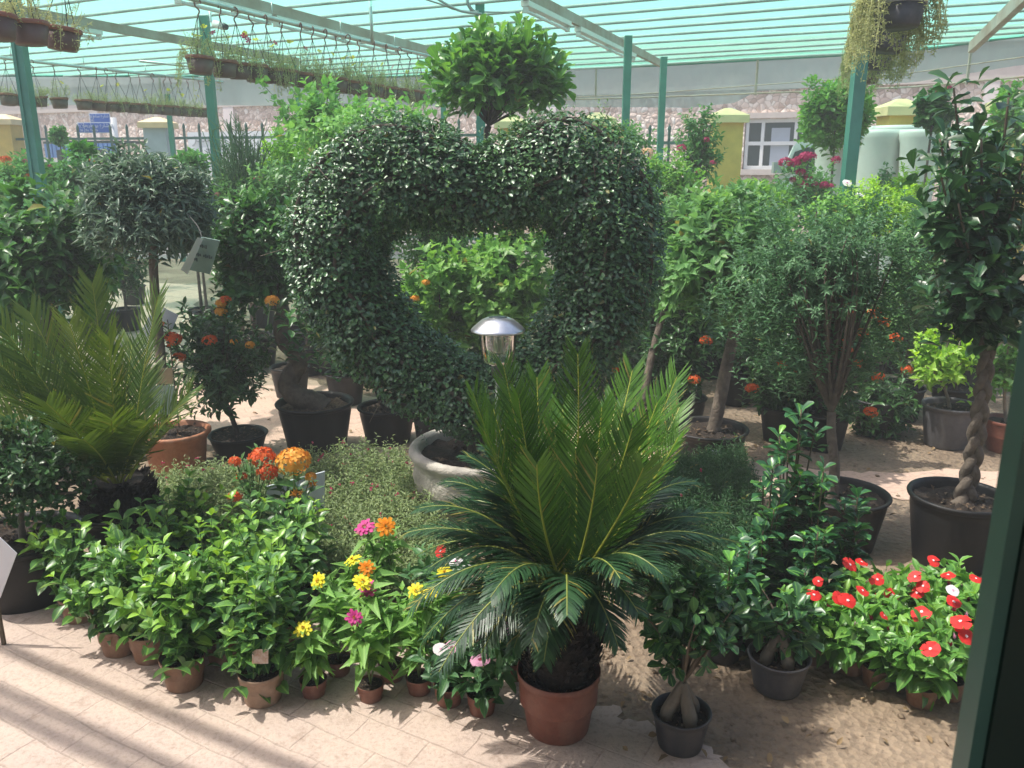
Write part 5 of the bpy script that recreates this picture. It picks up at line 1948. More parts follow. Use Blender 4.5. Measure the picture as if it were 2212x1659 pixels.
# ficus bonsai with the snaking trunk
b = np.array([AT(682, 900, 4.98)[0], 4.98, 0])
tree('snaking_ficus', 'ficus with a thick snaking trunk in a black pot with bark mulch', 'bonsai', (562, 552, 104, 138, 4.98), 'bonsai', T_OBO, .064, .036, 330, 9, None, b, (.075, .038), 'bark',
     potspec(682, 866, 166, b, 'blackpot', 'nursery'), slen=.12, shell=.65, tipl=.5, soil='mulch',
     tpath=[AT(700, 885, 4.98), AT(676, 868, 4.98), AT(640, 856, 4.95), AT(622, 832, 4.95), AT(632, 806, 4.97), AT(646, 786, 4.98), AT(640, 764, 4.98), AT(616, 740, 4.98), AT(606, 706, 4.98), AT(610, 672, 4.98), AT(598, 640, 4.98)],
     extra=lambda mb, c, r: [shoots(mb, T_OBO, AT(x, y, 4.9)[None] + rng.normal(size=(n, 3)) * .09, np.tile(UP, (n, 1)), .1, 8, .062, .034, 0, .5, .5) for x, y, n in ((665, 640, 20), (700, 760, 8), (715, 700, 8))])
# little seedling in the same pot is part of the ficus; black pots behind the heart
b = np.array([AT(838, 930, 5.12)[0], 5.12, 0])
tree('potted_shrub', 'shrub with bare leaning stems in a black pot under the left side of the topiary', 'shrub', (800, 760, 90, 70, 5.12), 'ixora', T_OBO, .055, .03, 60, 8, None, b, (.016, .01), 'bark_d',
     potspec(838, 876, 126, b, 'blackpot', 'nursery'), slen=.12, shell=.9, nbr=22)
b = np.array([AT(948, 930, 4.95)[0], 4.95, 0])
tree('potted_shrub', 'shrub in a black pot tucked behind the left rim of the cement bowl', 'shrub', (960, 820, 80, 60, 4.95), 'ixora', T_OBO, .05, .03, 60, 8, None, b, (.014, .01), 'bark_d',
     potspec(948, 880, 120, b, 'blackpot', 'nursery'), slen=.12, shell=.9)
# folded grey-green board hanging by the olive standard
c = AT(430, 555, 4.3)
t = thing('folded_board', 'grey-green folded board with faint print, tilted beside the grey-leaved standard', 'sign', c * [1, 1, 0])
mb = MB()
f = [AT(434, 512, 4.3), AT(474, 520, 4.36), AT(452, 592, 4.36), AT(408, 583, 4.3)]
k_ = [p + np.array([0, .015, 0]) for p in f]
mb.add(f + k_, np.array([[0, 3, 2, 1], [4, 5, 6, 7], [0, 1, 5, 4], [1, 2, 6, 5], [2, 3, 7, 6], [3, 0, 4, 7]]))
mb.build('panel', M['card_g'], t)
mb = MB()
f = [AT(426, 513, 4.12), AT(436, 518, 4.28), AT(404, 592, 4.28), AT(391, 583, 4.12)]
k_ = [p + np.array([.0, .015, 0]) for p in f]
mb.add(f + k_, np.array([[0, 3, 2, 1], [4, 5, 6, 7], [0, 1, 5, 4], [1, 2, 6, 5], [2, 3, 7, 6], [3, 0, 4, 7]]))
mb.build('flap', M['paper'], t)
q = AT(428, 553, 6.60)
mb = MB()
for x0, y0, n_ in ((433, 531, 4), (424, 549, 9), (421, 560, 2)):
    for i in range(n_):
        if y0 == 549 and i == 3:
            continue
        p = AT(x0 + i * 4.1, y0 + i * .9, 4.288 + i * .0045)
        mb.box(p, [.007, .003, .012 + .006 * (i % 2)])
mb.build('print', M['darkprint'], t)
mb = MB()
mb.tube(catmull([AT(436, 513, 4.31), AT(428, 490, 4.36), AT(405, 462, 4.45)], 5), .003, 5)
mb.build('string', M['wire'], t)

# ================================================================== MIDDLE PLANTS, RIGHT
b = np.array([AT(1530, 960, 4.62)[0], 4.62, 0])
pt = tree('leaning_tree', 'broad-leaved tree with a leaning bare trunk in a black pot carrying a white label', 'tree', (1562, 560, 158, 170, 4.75), 'midgreen', T_OVATE, .075, .042, 330, 9, None, b, (.040, .03), 'bark',
          potspec(1530, 922, 166, b, 'blackpot', 'nursery'), slen=.14, shell=.6, tipl=.6, nup=.6,
          tpath=[AT(1540, 935, 4.62), AT(1556, 860, 4.64), AT(1572, 780, 4.68), AT(1588, 700, 4.72), AT(1580, 600, 4.75)])
c = AT(1545, 982, 4.62 - potspec(1530, 922, 166, b, '', '')[0] * .93)
mb = MB()
mb.box(c, [.062, .003, .085], rot=Matrix.Rotation(.06, 3, 'Y') @ Matrix.Rotation(-.2, 3, 'X'))
mb.box(c + [0, -.004, -.018], [.045, .001, .02], 1)
mb.build('label', [M['paper'], M['grey']], pt)

b = np.array([AT(1815, 1110, 3.62)[0], 3.62, 0])
tree('grey_leaved_tree', 'small wispy tree with dense grey-green leaves on a forking trunk in a big black pot', 'tree', (1775, 585, 172, 150, 3.75), 'greygreen', T_LANCE, .033, .013, 700, 11, None, b, (.026, .02), 'bark',
     potspec(1830, 1062, 196, b, 'blackpot', 'nursery'), slen=.08, shell=.95, lump=.3, tipl=.5, nbr=60, br=.011, zcut=-.9,
     tpath=[AT(1797, 1085, 3.62), AT(1803, 1010, 3.62), AT(1796, 940, 3.65), AT(1796, 890, 3.68)],
     extra=lambda mb, c, r: [shoots(mb, T_LANCE, AT(x, y, 3.75)[None] + rng.normal(size=(n, 3)) * [.11, .1, .09], np.tile(UP, (n, 1)), .08, 9, .036, .014, 0, .5, .6) for x, y, n in ((1630, 650, 80), (1690, 730, 80), (1880, 690, 90), (1945, 600, 80), (1760, 770, 70), (1840, 760, 50), (1650, 540, 40), (1930, 480, 40), (1720, 470, 30))])

# braided ficus
b = np.array([AT(2065, 1120, 3.45)[0], 3.45, 0])
t = thing('braided_ficus', 'tall ficus with a braided grey trunk and big dark leaves in a black pot', 'tree', b)
ps = potspec(2062, 1066, 206, b, 'blackpot', 'nursery')
z = add_pot(t, b, ps[0], ps[1], 'blackpot', 'nursery')
axis = catmull([np.array([b[0] + .02, b[1], z - .03]), AT(2100, 1000, 3.45), AT(2118, 880, 3.45), AT(2132, 760, 3.47), AT(2135, 640, 3.5)], 24)
mb = MB()
for s_ in range(3):
    th = np.linspace(0, 1, len(axis)) * 22 + s_ * 2.094
    rr_ = np.linspace(.024, .016, len(axis)) * np.interp(np.linspace(0, 1, len(axis)), [0, .08, .2], [1.5, 1.15, 1])
    P = axis + np.c_[np.sin(th) * rr_, np.sin(2 * th) * rr_ * .5, np.zeros(len(axis))]
    mb.tube(P, np.linspace(.0235, .015, len(axis)) * np.interp(np.linspace(0, 1, len(axis)), [0, .1], [1.3, 1]), 9, 0, rough=.10)
mb.build('trunk', M['bark'], t)
fb, tb = MB(), MB()
stems = [((2030, 300), (2070, 520), 3.4), ((2060, 190), (2090, 480), 3.5), ((2180, 200), (2150, 470), 3.45), ((2120, 300), (2120, 520), 3.3), ((2030, 370), (2075, 560), 3.3), ((2215, 330), (2160, 560), 3.4), ((2040, 450), (2090, 600), 3.35),
         ((2210, 470), (2150, 620), 3.3), ((2070, 440), (2110, 640), 3.25), ((2170, 580), (2140, 660), 3.25), ((2240, 600), (2150, 680), 3.4), ((2040, 620), (2105, 690), 3.35), ((2110, 600), (2130, 680), 3.2), ((2150, 330), (2140, 560), 3.7),
         ((2090, 300), (2110, 560), 3.75), ((2040, 520), (2110, 650), 3.7), ((2250, 250), (2180, 500), 3.6), ((2140, 700), (2140, 640), 3.3), ((2060, 690), (2120, 690), 3.4), ((2200, 700), (2150, 690), 3.45)]
tips, outs = [], []
for (x, y), (mx_, my_), Y in stems:
    a_ = axis[-1 - int(rng.integers(0, 14))]
    P = bez(a_, AT(mx_, my_, (Y + 3.5) / 2), AT(x, y, Y), 14)
    tb.tube(P, np.linspace(.010, .004, 14), 6, 0)
    for u in (13, 11, 9, 7, 5):
        tips.append(P[u] + rng.normal(size=3) * .02)
        outs.append(nrm(P[u] - P[u - 1]))
        aa = rng.random() * 6.28
        e_ = np.array([math.cos(aa), math.sin(aa), .3]) * rng.uniform(.06, .15)
        tips.append(P[u] + e_)
        outs.append(nrm(e_ + UP * .1))
tips, outs = np.array(tips), np.array(outs)
shoots(fb, T_OBO, tips, outs, .13, 7, .088, .046, 0, .2, .3, 85, 45, .45, False, 0, .35)
fb.build('foliage', M['braid'], t)
tb.build('branches', M['twig'], t)

# plants standing behind on the right
b = np.array([AT(2048, 920, 5.05)[0], 5.05, 0])
tree('potted_shrub', 'bright yellow-green shrub in a grey pot behind the braided trunk', 'shrub', (2035, 775, 90, 75, 5.05), 'yellowgreen', T_OVATE, .055, .03, 120, 9, None, b, (.012, .008), 'bark_l', potspec(2045, 872, 116, b, 'greypot', 'nursery'), slen=.13, shell=.9, nbr=26)
b = np.array([AT(2170, 950, 4.95)[0], 4.95, 0])
tree('potted_shrub', 'green shrub in a red-brown pot at the right edge behind the braided trunk', 'shrub', (2180, 790, 70, 80, 4.95), 'vinca', T_OVATE, .05, .028, 90, 9, None, b, (.012, .008), 'bark_l', potspec(2170, 905, 90, b, 'terra_s', 'thin'), slen=.12, shell=.9)
for (bx_, cx_, cy_, rx_, ry_, Y, fl, lb, pm) in [
    (1790, 1770, 800, 120, 120, 5.0, [(1833, 667), (1890, 677), (1906, 697), (1861, 720), (1827, 727), (1827, 755), (1856, 785), (1898, 815), (1881, 890)], 'ixora bush with many orange flowers behind the forking trunk', 'blackpot'),
    (1700, 1690, 830, 80, 95, 5.15, [(1731, 728), (1717, 808), (1625, 839), (1690, 790)], 'ixora bush with a few orange flowers right of the leaning trunk', 'blackpot'),
    (1895, 1900, 880, 75, 80, 5.3, [(1935, 730), (1960, 800)], 'ixora bush with sparse orange flowers left of the grey pot', 'dkgreypot'),
    (1480, 1470, 760, 75, 120, 5.35, [(1515, 650), (1525, 736), (1500, 820)], 'dark ixora bush behind the labelled black pot', 'blackpot')]:
    b = np.array([AT(bx_, cy_, Y)[0], Y, 0])
    tree('ixora_bush', lb, 'shrub', (cx_, cy_, rx_, ry_, Y), 'ixora', T_ELL, .06, .026, 170, 10, 'ixora bushes on the right', b, (.014, .01), 'bark_d', (.16, .24, pm, 'nursery'), slen=.13, shell=.85, tipl=.4, nbr=30,
         flowers=[('ixo', x, y, .075, 1.0) for x, y in fl])
b = np.array([AT(1935, 905, 5.3)[0], 5.1, 0])

# tree trunk between topiary and leaning tree
b = np.array([AT(1390, 880, 5.2)[0], 5.2, 0])
tree('slim_tree', 'slim brown-trunked shrub tree close behind the right edge of the topiary', 'tree', (1450, 560, 75, 150, 5.4), 'midgreen', T_OVATE, .065, .035, 150, 9, None, b, (.03, .02), 'bark', (.18, .25, 'blackpot', 'nursery'), slen=.13, shell=.8, tipl=.6)

# ================================================================== BACK ROWS
BACK = [
    # name, label, cat, x, y, rx, ry, Y, leaf, T, L, W, N, k, flowers
    ('hibiscus', 'bright green hibiscus seen through the open centre of the topiary, right half', 'shrub', 1095, 620, 120, 150, 5.9, 'hibiscus', T_HEARTL, .068, .046, 460, 9, []),
    ('hibiscus', 'bright green hibiscus seen through the open centre of the topiary, lower left', 'shrub', 945, 660, 110, 120, 5.7, 'hibiscus', T_HEARTL, .068, .044, 340, 9, [('ixy', 920, 610, .05), ('ixy', 895, 645, .06)]),
    ('potted_shrub', 'duller green fine-leaved shrub showing at the upper left of the topiary opening', 'shrub', 940, 520, 110, 110, 6.6, 'softgreen', T_OVATE, .05, .026, 360, 9, []),
    ('hibiscus', 'bright green hibiscus low behind the foot of the topiary', 'shrub', 1060, 780, 130, 90, 5.9, 'midgreen', T_OVATE, .075, .045, 200, 8, []),
    ('climber_bush', 'sprawling pale green climber bush rising behind the left shoulder of the topiary', 'climber', 800, 300, 150, 85, 6.6, 'vine', T_HEARTL, .06, .042, 420, 9, []),
    ('climber_bush', 'tangled vine bush reaching up to the hanging pots left of the round-headed tree', 'climber', 690, 260, 75, 80, 6.9, 'vine', T_HEARTL, .07, .05, 130, 8, []),
    ('potted_shrub', 'yellowish shrub below the yellow-capped pillar left of the topiary', 'shrub', 620, 340, 60, 60, 8.0, 'yellowgreen', T_LANCE, .06, .022, 170, 9, []),
    ('potted_shrub', 'leafy green shrub between the snaking ficus and the topiary', 'shrub', 600, 430, 75, 75, 6.2, 'midgreen', T_OVATE, .06, .03, 190, 9, [('pinkc', 548, 468, .05), ('pinkc', 540, 440, .04), ('pinkc', 575, 505, .04)]),
    ('potted_shrub', 'low green shrub with pink blooms behind the grey-leaved standard', 'shrub', 500, 440, 75, 75, 7.0, 'softgreen', T_OVATE, .055, .028, 220, 9, [('pinkc', 555, 388, .05), ('pinkc', 510, 480, .05), ('pinkc', 470, 420, .04)]),
    ('potted_shrub', 'feathery green shrub right of the pencil bush', 'shrub', 650, 390, 80, 65, 7.6, 'softgreen', T_LANCE, .045, .014, 330, 10, []),
    ('potted_shrub', 'long-leaved shrub standing at the edge of the sandy path behind the folded board', 'shrub', 430, 480, 60, 70, 8.6, 'greygreen', T_LANCE, .10, .026, 150, 9, []),
    ('potted_shrub', 'green shrub with red blooms at the far left back', 'shrub', 60, 392, 90, 62, 8.3, 'softgreen', T_OVATE, .075, .04, 230, 9, [('ixo', 12, 345, .09), ('ixo', 62, 380, .06), ('pinkc', 55, 348, .05), ('pinkc', 108, 360, .05)]),
    ('potted_shrub', 'mid green shrub behind the broad-leaved standard at the left', 'shrub', 165, 392, 70, 60, 8.0, 'midgreen', T_OVATE, .07, .038, 200, 9, [('ixo', 200, 345, .05)]),
    ('potted_shrub', 'big-leaved dark green shrub poking up left of the grey-leaved standard', 'shrub', 180, 335, 24, 40, 8.6, 'clusia', T_OVATE, .11, .075, 40, 7, []),
    ('potted_shrub', 'small leafy tree in front of the blue load bed beyond', 'shrub', 126, 290, 20, 20, 13.5, 'midgreen', T_OVATE, .09, .05, 60, 7, []),
    ('potted_shrub', 'dark shrub on the sandy path under the grey-leaved standard', 'shrub', 262, 575, 55, 70, 8.8, 'ixora', T_LANCE, .09, .025, 110, 9, []),
    ('potted_shrub', 'low dark shrub at the left behind the broad-leaved standard', 'shrub', 40, 470, 100, 70, 7.4, 'midgreen', T_OVATE, .08, .045, 200, 8, []),
    ('potted_shrub', 'pale round-leaved shrub poking up behind the grey-leaved standard', 'shrub', 405, 352, 45, 30, 8.8, 'softgreen', T_HEARTL, .08, .06, 80, 8, []),
    ('rose_bush', 'bright green rose bush with peach flowers right of the topiary', 'rose bush', 1440, 410, 85, 80, 6.6, 'hibiscus', T_OVATE, .05, .028, 420, 9, [('peach', 1398, 330, .085), ('peach', 1435, 418, .06), ('peach', 1448, 426, .05), ('peach', 1432, 440, .05), ('pinkc', 1472, 320, .07)]),
    ('rose_bush', 'tall airy rose bush with dark pink flowers in front of the ochre pillar', 'rose bush', 1510, 320, 60, 95, 8.0, 'midgreen', T_OVATE, .05, .026, 210, 8, [('pinkc', 1526, 302, .06), ('pinkc', 1540, 352, .06), ('pinkc', 1508, 370, .05)]),
    ('potted_shrub', 'leafy shrub row at the right of the topiary, left part', 'shrub', 1470, 500, 75, 75, 6.0, 'midgreen', T_OVATE, .075, .042, 210, 8, []),
    ('potted_shrub', 'broad-leaved bright shrub behind the leaning tree', 'shrub', 1620, 450, 90, 60, 6.0, 'hibiscus', T_OVATE, .075, .045, 240, 8, []),
    ('potted_shrub', 'dull green shrub below the building window', 'shrub', 1640, 415, 90, 35, 8.2, 'softgreen', T_OVATE, .05, .03, 240, 8, [('pinkc', 1605, 396, .035)]),
    ('bougainvillea', 'bougainvillea with magenta bracts in front of the white van', 'bougainvillea', 1735, 420, 75, 72, 7.2, 'softgreen', T_HEARTL, .05, .036, 150, 8,
     [('boug', 1697, 352, .10), ('boug', 1715, 354, .09), ('boug', 1728, 346, .09), ('boug', 1740, 340, .10), ('boug', 1752, 338, .08), ('boug', 1730, 372, .07), ('boug', 1745, 385, .08), ('boug', 1735, 400, .08), ('boug', 1805, 345, .07), ('boug', 1780, 400, .07), ('boug', 1795, 402, .05), ('boug', 1760, 398, .05), ('boug', 1800, 455, .07), ('boug', 1712, 388, .05)]),
    ('duranta', 'yellow-green duranta bush in front of the white planters, right of the green post', 'shrub', 1905, 455, 88, 70, 6.4, 'yellowgreen', T_OVATE, .045, .024, 440, 10, [('v_white', 1830, 395, .06), ('v_white', 1858, 420, .05)]),
    ('duranta', 'yellow-green duranta bush left of the green post at the right', 'shrub', 1800, 470, 70, 60, 6.1, 'vine', T_OVATE, .045, .026, 260, 9, []),
    ('potted_shrub', 'tall thin yellow-green sprigs before the right white planter', 'shrub', 1960, 405, 40, 45, 7.0, 'yellowgreen', T_LANCE, .06, .02, 70, 9, []),
    ('potted_shrub', 'dark fine shrub between two white planters', 'shrub', 1915, 400, 26, 40, 7.6, 'greygreen', T_OVATE, .05, .03, 70, 8, []),
    ('potted_shrub', 'leafy green shrub behind the grey-green tree at the right', 'shrub', 1985, 560, 80, 110, 5.6, 'midgreen', T_OVATE, .06, .032, 260, 9, []),
    ('potted_shrub', 'shadowy leafy shrub low behind the forking trunk', 'shrub', 1960, 700, 80, 90, 5.7, 'midgreen', T_OVATE, .055, .03, 230, 9, []),
    ('round_bush', 'round-headed green tree beside the right green post before the building', 'tree', 1808, 242, 84, 72, 9.0, 'hibiscus', T_OBO, .075, .04, 420, 9, []),
    ('clover_shrub', 'tall loose shrub with dark round leaves before the stone wall at the right', 'shrub', 2018, 232, 44, 52, 8.0, 'bonsai', T_HEARTL, .075, .075, 110, 7, [('pinkc', 2028, 200, .06), ('pinkc', 2050, 190, .05)]),
    ('potted_shrub', 'bushy shrub at the right edge behind the braided ficus', 'shrub', 2190, 250, 60, 80, 8.5, 'hibiscus', T_OVATE, .08, .04, 160, 8, []),
    ('potted_shrub', 'dense dark shrub far behind the topiary foot on the right', 'shrub', 1330, 760, 90, 100, 6.0, 'ixora', T_OVATE, .06, .032, 230, 9, [('ixo', 1330, 800, .05)]),
    ('potted_shrub', 'dense dark shrub behind the leaning trunk', 'shrub', 1620, 720, 80, 100, 6.1, 'ixora', T_OVATE, .06, .032, 230, 9, []),
    ('potted_shrub', 'dense dark shrub behind the left foot of the topiary', 'shrub', 740, 700, 80, 90, 6.0, 'ixora', T_OVATE, .06, .032, 200, 9, []),
    ('potted_shrub', 'dark shrub in the second row between the leaning tree and the forking trunk', 'shrub', 1690, 690, 90, 120, 6.6, 'midgreen', T_OVATE, .065, .036, 240, 9, []),
    ('potted_shrub', 'leafy shrub in the second row right of the forking trunk', 'shrub', 1830, 680, 90, 120, 6.7, 'midgreen', T_OVATE, .065, .036, 240, 9, []),
    ('potted_shrub', 'dark leafy shrub far behind the grey pot', 'shrub', 2090, 700, 90, 110, 6.4, 'bonsai', T_OVATE, .065, .036, 220, 9, []),
    ('potted_shrub', 'dark leafy shrub between the topiary and the slim brown trunk', 'shrub', 1400, 690, 70, 110, 6.5, 'bonsai', T_OVATE, .06, .034, 220, 9, []),
    ('potted_shrub', 'tall shrub filling the row behind the labelled black pot', 'shrub', 1540, 690, 80, 110, 6.8, 'midgreen', T_OVATE, .065, .036, 220, 9, []),
    ('potted_shrub', 'bushy green shrub in the second row behind the snaking ficus', 'shrub', 650, 560, 70, 110, 6.9, 'midgreen', T_OVATE, .06, .034, 230, 9, []),
    ('potted_shrub', 'bushy soft green shrub behind the pencil bush', 'shrub', 545, 400, 80, 60, 9.0, 'softgreen', T_OVATE, .07, .036, 230, 9, [('pinkc', 560, 372, .05)]),
    ('potted_shrub', 'pale leafy shrub by the railing at the left back', 'shrub', 260, 385, 70, 45, 10.5, 'vine', T_OVATE, .08, .045, 160, 8, []),
    ('potted_shrub', 'low green hedge plant under the railing at the left end', 'shrub', 20, 420, 80, 50, 9.5, 'vine', T_OVATE, .08, .045, 180, 8, []),
    ('potted_shrub', 'shrub with leaves crossing the top right corner behind the braided ficus', 'shrub', 2120, 430, 90, 110, 5.6, 'midgreen', T_OVATE, .07, .04, 190, 8, []),
    ('potted_shrub', 'green shrub filling the gap behind the right shoulder of the topiary', 'shrub', 1330, 300, 80, 55, 7.4, 'softgreen', T_OVATE, .05, .028, 170, 8, []),
]
for (nm, lb, cat, x, y, rx, ry, Y, lf, T, L, W, N, k, fl) in BACK:
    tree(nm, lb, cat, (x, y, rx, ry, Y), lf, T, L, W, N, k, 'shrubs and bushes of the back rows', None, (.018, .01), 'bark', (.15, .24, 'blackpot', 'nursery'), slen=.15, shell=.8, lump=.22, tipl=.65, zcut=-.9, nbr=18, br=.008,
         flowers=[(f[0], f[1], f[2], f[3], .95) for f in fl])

# round-headed tree with big spoon leaves above the topiary
b = np.array([AT(1062, 300, 6.1)[0], 6.1, 0])
tree('lollipop_tree', 'round-headed tree with big spoon-shaped leaves standing above the dip of the topiary', 'tree', (1078, 182, 150, 122, 6.1), 'clusia', T_SPOON, .115, .06, 270, 8, None, b, (.026, .02), 'bark_d', (.22, .30, 'blackpot', 'nursery'),
     slen=.16, shell=.5, lump=.10, tipl=.6, zcut=-.32, nbr=46, br=.0065, a0=80, a1=30, tpath=[[b[0], b[1], .25], AT(1058, 420, 6.1), AT(1052, 300, 6.1), AT(1056, 272, 6.1)])

# pencil bush (leafless green stems)
c = AT(520, 340, 7.2)
b = c * [1, 1, 0]
t = thing('pencil_bush', 'upright bush of thin leafless grey-green stems beside the green post', 'shrub', b)
add_pot(t, b, .2, .28, 'blackpot', 'nursery')
mb = MB()
for i in range(340):
    a = rng.random() * 6.28
    f = math.sqrt(rng.random())
    r_ = 72 * S(c)
    q = np.array([c[0] + math.cos(a) * r_ * f * 1.05, c[1] + math.sin(a) * r_ * f, AT(520, 235, 7.2)[2] - .75 * f * f * rng.random() - rng.random() * .9])
    p = np.array([c[0] + math.cos(a) * r_ * f * .55, c[1] + math.sin(a) * r_ * f * .55, q[2] - rng.uniform(.25, .6)])
    mb.tube(bez(p, p * .5 + q * .5 + rng.normal(size=3) * .03, q, 5), np.linspace(.006, .0028, 5), 4, 0, rng.random(), cap=False)
    for s_ in range(3):
        u = rng.uniform(.3, .9)
        o_ = p + (q - p) * u
        e = o_ + nrm(rng.normal(size=3) * [1, 1, .3] + UP * .9) * rng.uniform(.08, .2)
        mb.tube(np.array([o_, e]), [.004, .002], 4, 0, rng.random(), cap=False)
mb.build('foliage', M['needle'], t)
mb = MB()
for i in range(14):
    a = rng.random() * 6.28
    r_ = 40 * S(c)
    mb.tube(bez(b + [0, 0, .25], b + [0, 0, .9], [c[0] + math.cos(a) * r_, c[1] + math.sin(a) * r_, 1.5], 7), np.linspace(.02, .008, 7), 6, 0)
mb.build('stems', M['bark'], t)

# ================================================================== HANGING POTS
def hang_proto(kind, seed):
    """a hanging pot at the origin (foot centre), ~.45 m below its rail"""
    global rng
    keep, rng = rng, np.random.default_rng(seed)
    t = thing('hanging_pot', 'x', 'hanging pot', (0, 0, 0))
    r, h = .116, .14
    mb = MB()
    mb.lathe([(.001, 0), (r * .74, 0), (r * .78, .008), (r * .95, h * .80), (r * .86, h * .80), (.001, h * .78)], (0, 0, 0), 30)
    mb.build('pot', M['hangpot'], t)
    mb = MB()
    mb.lathe([(r * .95, h * .80), (r * 1.0, h * .81), (r * 1.03, h * .85), (r * 1.03, h * .97), (r * 1.0, h), (r * .93, h), (r * .88, h * .8)], (0, 0, 0), 30)
    mb.build('rim', M['hangrim'], t)
    fb = MB()
    n = {0: 50, 1: 62, 2: 85, 3: 170, 4: 30, 5: 55}[kind]
    a, f = rng.random(n) * 6.28, np.sqrt(rng.random(n))
    hgt = {0: .13, 1: .20, 2: .27, 3: .30, 4: .22, 5: .31}[kind]
    tips = np.c_[np.cos(a) * r * f * 1.5, np.sin(a) * r * f * 1.5, h + hgt * (.12 + .88 * rng.random(n) ** 1.3) * (1.15 - .6 * f)]
    out = nrm(np.c_[np.cos(a) * f, np.sin(a) * f, np.full(n, .8)])
    shoots(fb, T_LANCE, tips, out, .10, 9, .022, .007, 0, .3, .35, 75, 40, .5)
    for i in range(0, n, 2):
        fb.tube(np.array([[tips[i][0] * .4, tips[i][1] * .4, h * .8], tips[i]]), .0018, 4, 0, .7, cap=False)
    if kind >= 1:   # trailing strands
        m = {1: 5, 2: 13, 3: 85, 4: 3, 5: 2}[kind]
        a = rng.random(m) * 6.28 if kind != 3 else -1.571 + rng.uniform(.75, 5.53, m)
        dr = {1: 1, 2: 2, 3: 1.9, 4: 1, 5: 1}[kind]
        for i in range(m):
            e = np.array([math.cos(a[i]), math.sin(a[i]), 0])
            P = catmull([e * r * .9 + UP * h, e * r * 1.35 + UP * (h + .02), e * r * (1.5 + .3 * rng.random()) + UP * (h - .10 * rng.random() * dr), e * r * (1.4 + .4 * rng.random()) + UP * (h - .13 * rng.random() * dr - .05)], 4)
            fb.tube(P, .0018, 4, 0, .6, cap=False)
            shoots(fb, T_LANCE, P[4:], np.tile(e, (len(P) - 4, 1)), .04, 4, .022, .008, 0, .0, .6, 75, 50, .4)
    fb.build('foliage', M['dryplant'], t)
    wb = MB()
    top = h + .325
    for k in range(3):
        a_ = k * 2.094 + .4
        wb.tube(np.array([[math.cos(a_) * r, math.sin(a_) * r, h * .9], [0, 0, top]]), .0032, 5, 0)
    wb.build('wire', M['wire'], t)
    hb = MB()
    P = catmull([[0, 0, top - .005], [.012, 0, top + .03], [-.018, 0, top + .065], [-.022, 0, top + .105], [.0, 0, top + .125], [.024, 0, top + .105], [.024, 0, top + .085]], 5)
    hb.tube(P, .0065, 7, 0)
    hb.build('hook', M['hook'], t)
    rng = keep
    return t


PH = .14 + .325 + .118    # foot of the pot below the rail
used = {}
protos = {}


def hang(kind, P, label, group, flowers=0, cols=('y',), rz=None):
    if kind not in protos:
        protos[kind] = hang_proto(kind, 40 + kind)
        o = protos[kind]
    else:
        o = copy_tree(protos[kind])
        for ch in list(o.children):
            if ch.name.startswith('flower'):
                bpy.data.objects.remove(ch)
    o['label'] = label
    o['group'] = group
    o.location = [float(P[0]), float(P[1]), float(P[2] - PH)]
    pend.append((o, flowers, cols))
    o.rotation_euler = (float(rng.normal() * .04), float(rng.normal() * .04), float(rng.uniform(-3, 3)) if kind != 3 else 0.0)
    return o


pend = []


def rail_at(kk, x):
    """point of a rail whose picture column is x"""
    a, c = rails[kk]
    lo, hi = 0.0, 1.0
    px = lambda t: (lambda q: 1106 + 1800 * q[0] / (q[1] * CP - (q[2] - CAMZ) * SP))(a + (c - a) * t)
    for _ in range(50):
        m_ = (lo + hi) / 2
        if px(m_) < x:
            lo = m_
        else:
            hi = m_
    return a + (c - a) * lo


MIDX = [413, 466, 502, 538, 572, 604, 636, 664, 690, 716, 742, 768, 797, 828, 853, 880, 905]
for i, x in enumerate(MIDX):
    q = rail_at('mid', x + 6)
    hang((2, 5, 1, 4, 2, 1, 5, 2, 4, 1, 2, 5, 2, 1, 4, 5, 2)[i], q, 'brown pot, %s from the near end of the middle hanging row' % ORD[i], 'hanging pots of the middle row', 3 if i in (0, 2, 4, 10, 11) else (2 if i % 2 else 0), ('y',) if i in (0, 10, 11) else ('m', 'y'))
FARX = [5, 40, 72, 118, 171, 201, 229, 255, 279, 302, 326, 349, 367, 386, 404, 428]
for i, x in enumerate(FARX):
    q = rail_at('far', x)
    hang((0, 4, 1, 5, 0, 1, 4, 0)[i % 8], q, 'brown hanging pot, %s from the left in the far hanging row' % ORD[i], 'hanging pots of the far row', 1 if i % 2 else 0)
for i, (x, y, Y) in enumerate([(2, 117, 5.35), (72, 122, 5.6), (138, 130, 5.85)]):
    q = AT(x, y, Y)
    q[2] = RZ
    hang((1, 5, 4)[i], q, 'dark hanging pot at the top left corner, %s of three from the left' % ORD[i], 'near hanging pots at the top left', 2 if i == 2 else 0)
for i, u in enumerate((0.0, .30, .63, 1.0)):
    q = RIGHT[0] + (RIGHT[1] - RIGHT[0]) * u
    q = np.array([q[0], q[1], RZ])
    lab = ['striped hanging pot at the top right, the nearest of the right row', 'second hanging pot of the right row, wrapped in trailing stems', 'third hanging pot of the right row, hidden in trailing stems',
           'dark ribbed hanging pot at the far end of the right row'][i]
    o = hang(3 if i < 3 else 2, q, lab, 'hanging pots of the right row', 1 if i < 2 else 0, ('m', 'y'))
    o.scale = (1.22, 1.22, 1.0)
    if i == 0:
        for ch in o.children:
            if ch.name.split('.')[0] in ('pot', 'rim'):
                ch.material_slots[0].link = 'OBJECT'
                ch.material_slots[0].material = M['dkgreypot' if ch.name.startswith('pot') else 'grey']
